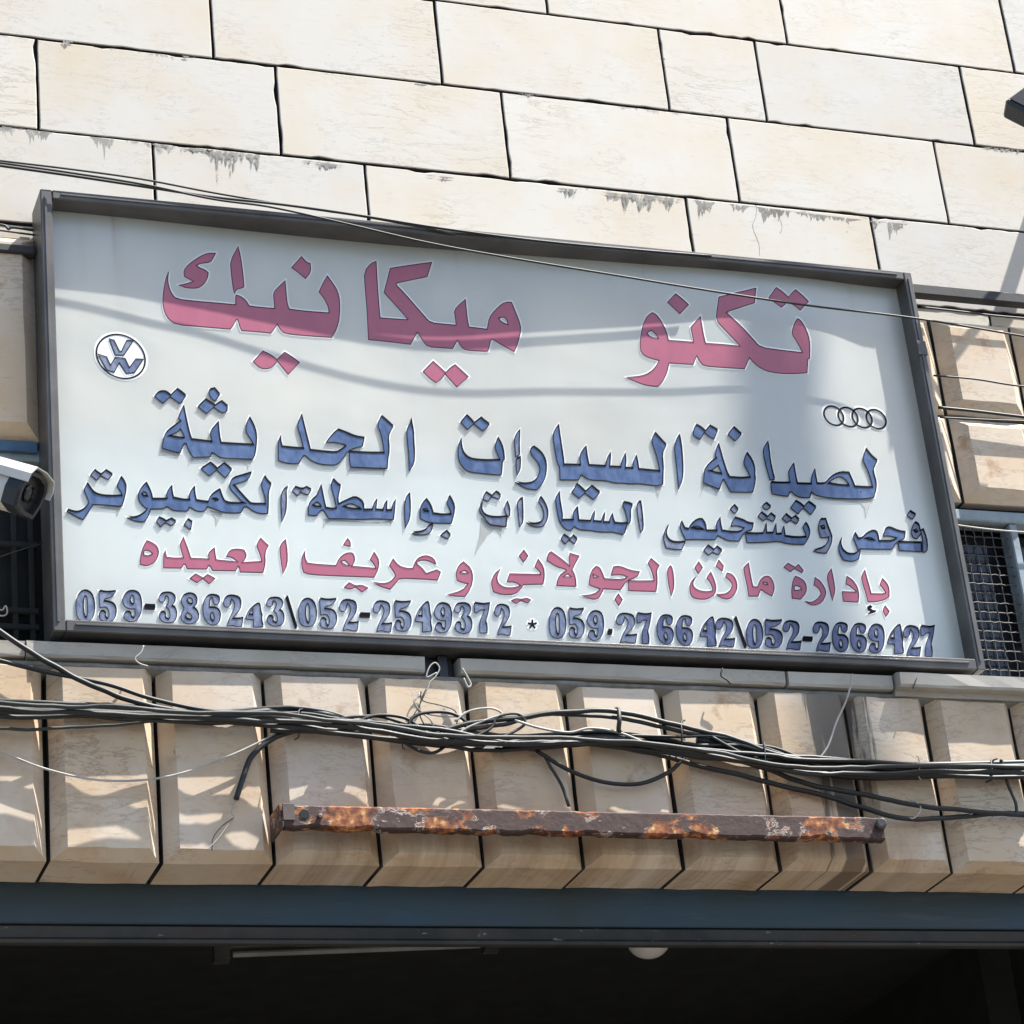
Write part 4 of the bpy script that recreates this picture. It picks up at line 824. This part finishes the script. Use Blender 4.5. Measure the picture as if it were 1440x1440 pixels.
for s in ("480,235 545,255 615,395 640,395 705,255 790,258 665,445 560,440", "340,430 450,465 500,570 560,470 685,485 740,600 820,490 915,495 800,665 700,675 610,540 545,660 450,630"):
    glyph([topx('V', parse(s))], M['bluegrey'], M['ink'], 0.0016, 1.3, 'emblem_letter', halo=0, thick=False)
for k, c in enumerate([(438,458), (645,477), (848,490), (1051,507)]):
    ring('AU', c, (143,18), (22,140), 0.90, 1.24, M['halo'], 0.0004+0.00008*k, 'ring_backing')
for k, c in enumerate([(438,458), (645,477), (848,490), (1051,507)]):
    ring('AU', c, (143,18), (22,140), 0.90, 1.07, M['ink'], 0.0012+0.0002*k, 'emblem_ring')

# ------------------------------------------------------------------ rails and brackets behind the sign
mb = MB(); z1r = P(1370, 409, 0.05).z; z0r = P(1370, 423, 0.05).z
mb.bbox((X1s+0.003, -0.060, z0r), (1.95, -0.03, z1r), 0.003); mb.bbox((1.60, -0.03, z0r+.004), (1.62, 0.0, z1r-.004), 0.002)
setp(mb.build('wall_rail', M['rail']), 'dark steel rail running right from behind the sign frame', 'rail', 'dark rails at both sides of the sign')
mb = MB(); z1r = P(20, 346, 0.05).z; z0r = P(20, 357, 0.05).z
mb.bbox((-2.2, -0.060, z0r), (X0s-0.003, -0.03, z1r), 0.003); mb.bbox((-1.9, -0.03, z0r+.004), (-1.88, 0.0, z1r-.004), 0.002)
setp(mb.build('wall_rail', M['rail']), 'dark steel rail running left from behind the sign frame', 'rail', 'dark rails at both sides of the sign')
# hanging bracket under the middle of the sign, in the gap of the sill
mb = MB(); a = P(622, 935, 0.07); mb.bbox((sx[0]+.004, -0.055, zl-0.03), (sx[1]-.004, -0.045, Z0s-.001), 0.002)
mb.bbox((a.x-.012, -0.075, zl-0.012), (a.x+.012, -0.056, Z0s-.002), 0.002)
setp(mb.build('sign_bracket', M['blackplastic']), 'dark steel bracket in the sill gap under the middle of the sign', 'bracket')

# ------------------------------------------------------------------ rusty channel beam
d1 = 0.175
pa, pb = P(399, 1131, d1), P(1240, 1149, d1); pc, pd = P(400, 1163, d1), P(1240, 1181, d1)
zt1, zt2, zo1, zo2 = pa.z, pb.z, pc.z, pd.z
RB = empty('rusty_channel', (pa+pc)/2, 'long rusty steel channel with flaking dark paint above the blue beam', 'steel beam')
n = 120; vs = []; rr = random.Random(3)
secs = []
for k in range(n+1):
    f = k/n; x = pa.x+(pb.x-pa.x)*f; zt_ = zt1+(zt2-zt1)*f; zb_ = zo1+(zo2-zo1)*f; w1 = rr.uniform(-.0012, .0006)-max(0, noise.noise((x*22, 1, 0))-.25)*.006; w2 = rr.uniform(-.0006, .0022)+max(0, noise.noise((x*16, 5, 0))-.1)*.012
    # open channel: web in front, flanges running back to the wall
    secs.append([(x, -0.090, zt_-0.001), (x, -d1+.004, zt_+w1), (x, -d1, zt_-0.004+w1), (x, -d1, zb_+0.004+w2), (x, -d1+.004, zb_+w2), (x, -d1+0.022, zb_+w2-.002), (x, -d1+0.022, zb_+0.003), (x, -d1+0.006, zb_+0.006), (x, -d1+.006, zt_-0.006), (x, -0.090, zt_-0.006)])
m_ = len(secs[0]); vs = [v for s in secs for v in s]
fs = [(k*m_+q, k*m_+(q+1) % m_, (k+1)*m_+(q+1) % m_, (k+1)*m_+q) for k in range(n) for q in range(m_)]
fs += [tuple(range(m_-1, -1, -1)), tuple(n*m_+q for q in range(m_))]
mesh('channel', vs, fs, M['rust'], RB)
mb = MB(); mb.bbox((pa.x-.010, -d1+.003, zo1-.004), (pa.x-.004, -0.089, zt1+.002), 0.001); mb.build('end_plate', M['rust'], RB)
mb = MB(); mb.bbox((pa.x-.004, -d1-.0035, zt1-.036), (pa.x+.022, -d1-.0003, zt1+.001), 0.001); mb.build('fixing_tab', M['brownsteel'], RB)
c = P(428, 1145, d1); 
mb = MB(); mb.lathe((c.x, -d1-0.0008, c.z), (0, -1, 0), [(0, .0115), (.001, .0110)], 6); mb.build('bolt_hole', M['void'], RB)
c = P(450, 1148, d1); mb = MB(); mb.lathe((c.x, -d1, c.z), (0, -1, 0), [(0, .006), (.004, .0055), (.005, .003)], 10); mb.build('bolt', M['meshwire'], RB)
c = P(1238, 1160, d1); mb = MB(); mb.lathe((c.x, -d1-.001, c.z), (-.3, -1, 0), [(-.01, .013), (.012, .013), (.016, .009)], 12); mb.build('bolt', M['meshwire'], RB)

# ------------------------------------------------------------------ security camera at the left
SC = empty('security_camera', P(-60, 700, 0.35), 'white bullet security camera with black front pointing right beside the sign', 'camera')
def seccam(root, tip, dirv, L, r, up=Vector((0, 0, 1))):
    dirv = dirv.normalized(); side = dirv.cross(up).normalized(); u = side.cross(dirv)
    def T(a, s, h): return tip+dirv*a+side*s+u*h
    prof = [(-r, -0.2*r), (-r*.94, r*.55), (-r*.7, r*.86), (0, r*.98), (r*.7, r*.86), (r*.94, r*.55), (r, -0.2*r), (r*.80, -r*.88), (0, -r*1.0), (-r*.80, -r*.88)]
    mb = MB(); n = len(prof)
    st = [(-L, .96), (-L*.5, 1.0), (-0.040, 1.0)]
    mb.add([T(a, s*k, h*k) for a, k in st for s, h in prof], [(i*n+q, i*n+(q+1) % n, (i+1)*n+(q+1) % n, (i+1)*n+q) for i in range(2) for q in range(n)]+[tuple(range(n)), tuple(2*n+q for q in range(n-1, -1, -1))])
    body = mb.build('body', M['offwhite'], root)
    mb = MB(); st = [(-0.040, 1.05), (-0.006, 1.08), (0.0, 1.02), (0.0, .84), (-0.014, .80)]
    mb.add([T(a, s*k, h*k) for a, k in st for s, h in prof], [(i*n+q, i*n+(q+1) % n, (i+1)*n+(q+1) % n, (i+1)*n+q) for i in range(4) for q in range(n)]+[tuple(range(n)), tuple(4*n+q for q in range(n-1, -1, -1))])
    fr_ = mb.build('front_bezel', M['blackplastic'], root)
    mb = MB(); mb.lathe(T(-0.014, 0, 0), dirv, [(0, r*.42), (.006, r*.42), (.008, r*.34), (.004, r*.30)], 16); mb.build('lens', M['glassdark'], fr_)
    mb = MB(); pr = [(-r*1.12, r*.25), (-r*1.14, r*.66), (-r*.86, r*1.10), (0, r*1.20), (r*.86, r*1.10), (r*1.14, r*.66), (r*1.12, r*.25)]
    pi = [(s*.965, h*.95 if h > 0 else h) for s, h in pr]; m2 = 7
    vv = [T(a, s, h) for a in (-L*.92, 0.010) for s, h in pr]+[T(a, s, h) for a in (-L*.92, 0.010) for s, h in pi]
    ff = [(q, q+1, m2+q+1, m2+q) for q in range(6)]+[(2*m2+q+1, 2*m2+q, 3*m2+q, 3*m2+q+1) for q in range(6)]+[(m2+q, m2+q+1, 3*m2+q+1, 3*m2+q) for q in range(6)]+[(q+1, q, 2*m2+q, 2*m2+q+1) for q in range(6)]
    mb.add(vv, ff); mb.build('sun_shield', M['offwhite'], root)
    mb = MB(); mb.tube([T(-L*.7, 0, -r*.95), T(-L*.7, 0, -r*1.6), T(-L*.95, 0, -r*2.2)], r*.25, 10); mb.lathe(T(-L*.7, 0, -r*.9), -u, [(0, r*.4), (.008, r*.4)], 12)
    mb.build('mount_arm', M['offwhite'], root)
    return T
tip = P(46, 696, 0.34)
T = seccam(SC, tip, P(66, 701, 0.38)-P(-80, 660, 0.24), 0.26, 0.046)
mb = MB(); e = T(-.26*.95, 0, -.046*2.2); w_ = Vector((e.x-.06, 0.0, e.z-.06)); mb.tube([e, e+(w_-e)*.6, Vector((w_.x, -.0415, w_.z))], 0.010, 10)
mb.lathe((w_.x, -.0365, w_.z), (0, -1, 0), [(0, .035), (.010, .035), (.014, .02)], 16); mb.build('wall_bracket', M['offwhite'], SC)

# ------------------------------------------------------------------ floodlight on an arm at the top right
q0 = P(1421, 146, 0.26)
FL = empty('floodlight', (1.80, 0, 5.62), 'black floodlight on a bracket arm at the far right of the wall', 'floodlight')
mb = MB(); mb.tube([(1.80, 0.0, 5.77), (1.80, -0.22, 5.77)], 0.022, 10); mb.bbox((1.76, -0.012, 5.70), (1.84, -0.003, 5.84), 0.003); mb.build('arm', M['frame'], FL)
ctr = q0+Vector((0.068, 0.0, 0.010)); mb = MB(); mb.bbox((-.075, -.03, -.042), (.075, .03, .042), 0.008)
Rm = Matrix.Rotation(rad(-38), 4, 'Y') @ Matrix.Rotation(rad(-25), 4, 'X')
mb.v = [ctr+(Rm @ v) for v in mb.v]; mb.build('housing', M['blackplastic'], FL)
mb = MB(); mb.bbox((-.065, -.034, -.033), (.065, -.031, .033), 0.001); mb.v = [ctr+(Rm @ v) for v in mb.v]; mb.build('glass', M['glassdark'], FL)
mb = MB(); mb.tube([ctr+(Rm @ Vector((.07, .01, 0))), Vector((1.80, -.15, 5.70)), Vector((1.80, -.2, 5.77))], 0.010, 8); mb.build('yoke', M['frame'], FL)

# ------------------------------------------------------------------ lamps inside the garage
T0, T1 = PZ(300, 1337, 3.71), PZ(700, 1322, 3.71)
FT = empty('tube_light', T0, 'unlit long fluorescent batten under the dark garage ceiling', 'tube light')
dv = (T1-T0).normalized(); sd_ = dv.cross(Vector((0, 0, 1))).normalized()
mb = MB(); 
def obx(mb, c, d, s, L, w_, h):
    u = Vector((0, 0, 1)); vv = [c+d*a*L/2+s*b_*w_/2+u*e_*h/2 for a in (-1, 1) for b_ in (-1, 1) for e_ in (-1, 1)]
    mb.add(vv, [(0, 1, 3, 2), (4, 6, 7, 5), (0, 4, 5, 1), (2, 3, 7, 6), (0, 2, 6, 4), (1, 5, 7, 3)]); return mb
mid = (T0+T1)/2; L_ = (T1-T0).length
obx(mb, mid+Vector((0, 0, .012)), dv, sd_, L_, .035, .012).build('batten', simple('dull_grey_enamel', (.16, .165, .16), .5), FT)
mb = MB(); mb.tube([T0+dv*.05-Vector((0, 0, .012)), T1-dv*.05-Vector((0, 0, .012))], .008, 10); mb.build('tube', simple('dull_glass_tube', (.30, .31, .30), .3), FT)
for e_ in (T0+dv*.02, T1-dv*.02): obx(MB(), e_-Vector((0, 0, .008)), dv, sd_, .04, .045, .045).build('end_cap', M['frame'], FT)
Lp = P(912, 1322, -0.30); DL = empty('dome_lamp', Lp, 'round white glass lamp hanging just behind the blue beam', 'lamp')
r_ = 0.052
mb = MB(); mb.lathe(Lp+Vector((0, 0, .0)), (0, 0, -1), [(-.002, r_*.8)]+[(0.0+r_*math.sin(a_)*0.85, r_*math.cos(a_)) for a_ in [i*math.pi/2/7 for i in range(7)]]+[(r_*.85, .002)], 24); mb.build('lamp_globe', simple('opal_glass', (.62, .61, .58), .25, var=.05), DL, True)
mb = MB(); mb.lathe(Lp+Vector((0, 0, .004)), (0, 0, 1), [(0, r_*.82), (.02, r_*.7), (3.749-Lp.z, r_*.4)], 20); mb.build('lamp_base', M['offwhite'], DL)

# ------------------------------------------------------------------ street pole that shades the sign (stands right of the view)
def towards_sun(p, out): return Vector(p)+Vector((SUN.x/-SUN.y, -1, SUN.z/-SUN.y))*(out+p[1])
q = P(1060, 470, 0.07); t1 = towards_sun((q.x, -.07, q.z), 1.75)
PO = empty('utility_pole', (t1.x, -1.75, 0.13), 'weathered timber utility pole standing on the pavement', 'utility pole')
mb = MB(); mb.tube([(t1.x, -1.75, .10), (t1.x, -1.75, 6.0), (t1.x, -1.75, t1.z)], [0.095, 0.075, 0.052], 14); mb.build('pole', M['wood'], PO)
mb = MB(); mb.bbox((t1.x-.06, -1.80, t1.z-.32), (t1.x+.06, -1.70, t1.z-.22), .004); mb.build('cable_clamp', M['frame'], PO)

# ------------------------------------------------------------------ cables and wires
def cable(pts, d, r, mt, label, name='cable', cat='cable', group=None, n=8, step=7, wob=0.0, ext=True):
    """pts: photo positions (x, y[, depth]); d: metres in front of the wall"""
    pp = [(q[0], q[1], q[2] if len(q) > 2 else d) for q in pts]
    sp = spline(pp, step); sd1 = hash_(label)
    if r > .0037 and len(pp) > 8 and d > .1: sp = [(x, y+5.0*noise.noise((x*.011, sd1, 0))+1.5*noise.noise((x*.04, sd1, 5)), dd+.012*noise.noise((x*.013, sd1, 9))) for x, y, dd in sp]
    W_ = [P(x, y, dd+wob*noise.noise((x*.02, y*.02, sd1))) for x, y, dd in sp]
    mb = MB(); mb.tube(W_, r, n); o = mb.build(name, mt, None, True); setp(o, label, cat, group or {'cable': 'black and grey cables strung across the front', 'wire': 'loose thin wires', 'tie': 'ties on the cable bundle'}[cat]); return o
def hash_(s): return (sum(ord(c)*(i+3) for i, c in enumerate(s)) % 97)*0.37
K, K2, Wh = M['cable'], M['cable2'], M['wirew']
r5, r4, r3, r2 = 0.0062, 0.0050, 0.0038, 0.0020
cable([(-30,866),(0,888),(60,925),(110,953),(170,983),(250,1000),(340,1012),(430,1022),(520,1032)], .118, r5, K, 'thick black cable dropping from the left edge below the camera into the bundle')
cable([(-30,922),(0,929),(60,944),(150,962),(215,983),(300,1000),(400,1003),(470,1012)], .112, r4, K, 'black cable sloping in from the left edge under the sill')
cable([(-30,990),(0,990),(100,995),(200,1001),(300,1008),(400,1001),(480,1010),(560,1026),(640,1038),(740,1042),(840,1036),(900,1043),(1000,1056),(1100,1074),(1200,1081),(1330,1082),(1470,1080)], .105, .0090, K, 'thickest black cable running the whole length of the bundle')
cable([(-30,1001),(0,1002),(100,1004),(200,1010),(300,1015),(400,1013),(500,1024),(600,1036),(700,1046),(800,1044),(900,1050),(1000,1062),(1100,1080),(1200,1090),(1330,1089),(1470,1093)], .108, .0080, K, 'lower thick black cable running beside the thickest one')
cable([(-30,984),(0,986),(120,989),(230,998),(330,998),(400,994),(450,1000),(520,1018),(620,1024),(700,1034),(800,1030),(860,1028),(960,1045),(1060,1066),(1160,1076),(1300,1074),(1470,1074)], .112, r4, K2, 'grey weathered cable lying on top of the bundle')
cable([(-30,1022),(0,1024),(100,1022),(190,1016),(280,1011),(360,1006),(440,1006),(520,1022),(600,1042),(700,1050),(800,1048)], .116, r3, K2, 'slim grey cable rising into the bundle from the lower left edge')
cable([(200,995),(280,1002),(360,1003),(440,1013),(500,1008),(540,1010),(620,1030),(680,1033),(760,1038),(830,1041),(880,1046)], .120, r3, K2, 'slim grey cable looping over the middle of the bundle')
cable([(380,1026),(460,1030),(560,1043),(660,1052),(740,1052),(840,1046),(930,1062),(1040,1092),(1140,1113),(1200,1133),(1260,1150),(1330,1151),(1400,1145),(1470,1145)], .118, r5, K, 'black cable leaving the bundle and sinking behind the rusty channel end')
cable([(700,1046),(800,1040),(880,1040),(940,1050),(1000,1057),(1060,1076),(1150,1103),(1240,1124),(1330,1138),(1400,1146),(1470,1150)], .124, r5, K, 'black cable sloping down to the right just above the rusty channel')
cable([(610,1036),(640,1024),(720,1012),(770,1001),(830,1000),(880,1004),(960,1022),(1040,1040),(1100,1060),(1180,1070),(1280,1077),(1470,1078)], .130, r5, K, 'black cable arching up over the bundle in the middle')
cable([(640,1030),(700,1020),(760,1006),(820,1004),(880,1011),(960,1030),(1050,1050),(1120,1070),(1200,1078),(1300,1084),(1470,1086)], .125, r4, K2, 'grey cable lying under the arching black cable')
cable([(880,1034),(950,1036),(1010,1036),(1070,1050),(1130,1069),(1210,1073),(1290,1080)], .128, r3, K, 'short black cable twisted over the right part of the bundle')
cable([(980,1048),(1040,1048),(1090,1052),(1150,1075),(1230,1086),(1292,1086)], .128, r3, K2, 'short grey cable twisted under the right part of the bundle')
cable([(755,1056),(800,1083),(850,1100),(900,1102),(940,1086),(962,1066)], .116, r4, K, 'black cable drooping in a shallow loop above the rusty channel')
cable([(700,1052),(756,1056),(775,1080),(790,1105),(800,1134)], .112, r3, K2, 'thin cable hanging down to the middle of the rusty channel')
cable([(565,1042),(590,1056),(612,1058),(632,1044),(645,1032)], .120, r3, K, 'small slack black loop under the middle of the bundle')
cable([(-30,1044),(0,1056),(60,1080),(130,1096),(200,1097),(260,1086),(330,1060),(400,1026),(430,1012)], .112, .0026, Wh, 'pale thin cable sagging across the left cladding', cat='wire')
cable([(420,1026),(385,1038),(355,1062),(343,1090),(332,1124)], .112, r5, K, 'cut thick black cable end hanging down on the left')
cable([(332,1124),(326,1142),(329,1150),(318,1164),(306,1180),(290,1196)], .108, .0013, Wh, 'bare wire end dangling from the cut black cable', cat='wire')
cable([(329,1150),(312,1162),(300,1178),(298,1196)], .106, .0011, K2, 'second bare wire strand beside the dangling end', cat='wire')
cable([(-30,994),(0,995),(120,1004),(260,1010),(400,1014),(520,1026),(640,1042),(760,1048),(860,1044),(980,1058),(1100,1082),(1220,1088),(1340,1084),(1470,1088)], .150, .0060, K, 'black cable hanging in front of the others along the middle of the bundle')
cable([(-30,1006),(0,1007),(110,1008),(240,1014),(360,1018),(470,1030),(560,1038),(680,1046),(800,1046),(920,1056),(1040,1072),(1160,1088),(1300,1090),(1470,1092)], .135, .0056, K, 'black cable along the lower edge of the bundle')
cable([(-30,986),(0,988),(140,994),(280,1003),(400,1006),(500,1016),(600,1030),(700,1038),(820,1038),(920,1048),(1020,1062),(1140,1080),(1280,1080),(1470,1076)], .165, .0050, K2, 'grey cable furthest from the wall in the bundle')
cable([(400,1010),(480,1016),(560,1020),(640,1030),(720,1044),(820,1044),(930,1050),(1030,1060),(1120,1066),(1230,1074),(1330,1078)], .140, .0055, K, 'black cable snaking across the middle of the bundle')
cable([(980,1042),(1060,1058),(1120,1078),(1180,1090),(1250,1092),(1340,1090),(1470,1090)], .115, .0085, K, 'thick black cable at the bottom of the bundle on the right')
cable([(980,1040),(1060,1052),(1130,1070),(1200,1076),(1300,1076),(1470,1072)], .118, .0080, K, 'thick black cable at the top of the bundle on the right')
cable([(-30,998),(0,999),(90,1000),(180,1004),(280,1006),(380,1008),(460,1020)], .118, .0085, K2, 'thick greenish grey cable at the left end of the bundle')
# upper cables crossing the sign
cable([(-30,225),(0,229),(100,243),(200,259),(300,280),(380,291),(480,313),(600,341),(720,363),(860,386),(1000,409),(1140,430),(1290,448),(1470,478)], .140, .0028, K, 'slim black cable crossing the face of the sign from upper left to right')
cable([(-30,229),(0,233),(100,247),(200,262),(300,277),(400,288),(500,302),(620,321),(760,339),(900,352),(1000,360)], .126, .0034, K, 'black cable running along the top bar of the sign frame')
cable([(-30,222),(0,226),(100,238),(200,252),(300,271),(420,291),(520,306),(640,329)], .124, .0026, K2, 'grey cable following the black ones over the sign corner')
for pts, lab, r_ in (([(1296,432),(1350,438),(1400,444),(1470,450)], 'thin cable on the right wall just below the dark rail', .0028),
                     ([(1313,528),(1370,533),(1420,541),(1470,547)], 'thin cable on the right wall between the two rails of cable', .0026),
                     ([(1320,573),(1370,578),(1420,584),(1470,590)], 'thicker pair cable on the right wall above the joint of the cladding', .0042),
                     ([(1322,587),(1380,590),(1430,592),(1470,594)], 'lowest thin cable on the right wall above the window', .0026)):
    cable(pts, .062, r_, K, lab)
cable([(-30,312),(0,316),(8,318),(12,322),(20,320),(60,326)], .02, .0032, K, 'thin black cable entering behind the sign at the left, above the rail')
cable([(-30,321),(0,324),(30,328),(60,332)], .03, .0024, K, 'thin black cable just above the left rail')
cable([(-20,790),(0,783),(30,773),(60,764)], .045, .0016, K2, 'thin wire crossing the dark window left of the sign', cat='wire')
cable([(-12,850),(2,858),(8,852),(10,862),(3,866),(-10,862)], .05, .0018, Wh, 'pale knotted wire at the left window', cat='wire')
cable([(1343,738),(1380,743),(1420,747),(1460,749)], .03, .0022, Wh, 'pale wire stretched along the top of the window mesh', cat='wire')
# loose wires under the sign
cable([(614,946),(600,952),(604,938),(612,932),(618,940),(612,952),(604,960),(598,975),(582,985),(590,1000),(605,1012),(612,1030)], .118, .0016, Wh, 'pale wire twisted into a loop under the sign bracket', cat='wire')
cable([(592,972),(594,985),(620,992),(640,1000),(642,1018),(628,1030),(606,1030),(590,1005),(592,985),(600,968)], .122, .0015, K2, 'dark wire coiled beneath the sign bracket', cat='wire')
cable([(590,975),(584,990),(600,1004),(640,1008),(655,1001)], .126, .0015, Wh, 'pale wire hooked from the bracket to the bundle', cat='wire')
cable([(598,975),(588,995),(576,1015),(568,1030)], .126, .0012, K2, 'hair thin wire slanting down to the bundle', cat='wire')
cable([(650,940),(656,950),(662,962),(658,966),(652,954)], .118, .0024, Wh, 'pale wire stub beside the sill gap', cat='wire')
cable([(202,908),(198,918),(190,926),(196,933),(208,937)], .118, .0018, Wh, 'bent pale wire hooked on the left sill stone', cat='wire')
cable([(1016,940),(1014,950),(1022,956),(1028,962)], .118, .0022, K2, 'short dark wire scrap on the sill right of the middle', cat='wire')
cable([(1198,948),(1196,965),(1188,990),(1176,1016),(1164,1050),(1148,1070),(1132,1076)], .124, .0024, Wh, 'pale wire hanging from the sign down to the bundle at the right', cat='wire')
cable([(1284,968),(1288,956),(1292,949),(1299,952)], .124, .0018, K2, 'small wire hook on the bright right sill stone', cat='wire')
cable([(1274,1122),(1288,1128),(1295,1138),(1286,1150),(1276,1150)], .130, .0018, Wh, 'pale tie looped round the two lower right cables', cat='tie')
cable([(640,1014),(660,1000),(690,996),(706,1004),(690,1010),(660,1022),(640,1034)], .130, .0026, Wh, 'pale cable looping beside the arching black cable', cat='wire')
cable([(596,1036),(575,1020),(590,1004),(630,1002),(655,1016),(648,1036),(618,1048),(596,1040)], .128, .0040, K, 'black cable loop wound round the middle of the bundle')
cable([(660,1040),(690,1024),(700,1008),(728,1004),(738,1018),(712,1034),(676,1046)], .130, .0032, K2, 'grey cable loop right of the coiled wires')
cable([(470,1030),(500,1016),(530,1006),(570,1010),(600,1030),(640,1044)], .126, .0040, K, 'black cable crossing over the bundle left of the coiled wires')
cable([(724,1013),(760,1024),(800,1030),(830,1024),(870,1030),(910,1046)], .134, .0030, Wh, 'pale slim cable weaving through the arching cables', cat='wire')
cable([(1000,1036),(1040,1058),(1070,1068),(1110,1064),(1150,1076),(1190,1094)], .132, .0045, K, 'black cable twisting across the right part of the bundle')
# lashings
def tie(x, y0, y1, d, r, mt, label, cat='tie', dx=3):
    cable([(x-dx, y0-3, d), (x, y0, d+.012), (x+1, (y0+y1)/2, d+.022), (x, y1, d+.012), (x+dx, y1+4, d)], d, r, mt, label, 'cable_tie', cat, n=6, step=4)
tie(420, 1000, 1036, .118, .0016, K, 'black tie at the left of the bundle', dx=-6)
tie(566, 1020, 1050, .118, .0016, K, 'black tie just left of the coiled wires')
tie(870, 1000, 1026, .128, .0055, K2, 'wide grey strap hanging on the arching cables')
tie(958, 1016, 1050, .120, .0022, K, 'black tie right of the grey strap', dx=-5)
tie(1075, 1046, 1090, .122, .0016, K, 'black tie right of the arching cables')
tie(1292, 1066, 1092, .120, .0016, Wh, 'pale tie near the right of the bundle')
tie(1394, 1070, 1096, .118, .0026, K2, 'grey lashing at the far right of the bundle', dx=-8)
cable([(1408,1068),(1412,1085),(1418,1105),(1428,1128),(1430,1148)], .125, .0040, K2, 'dark strap end hanging from the far right lashing')
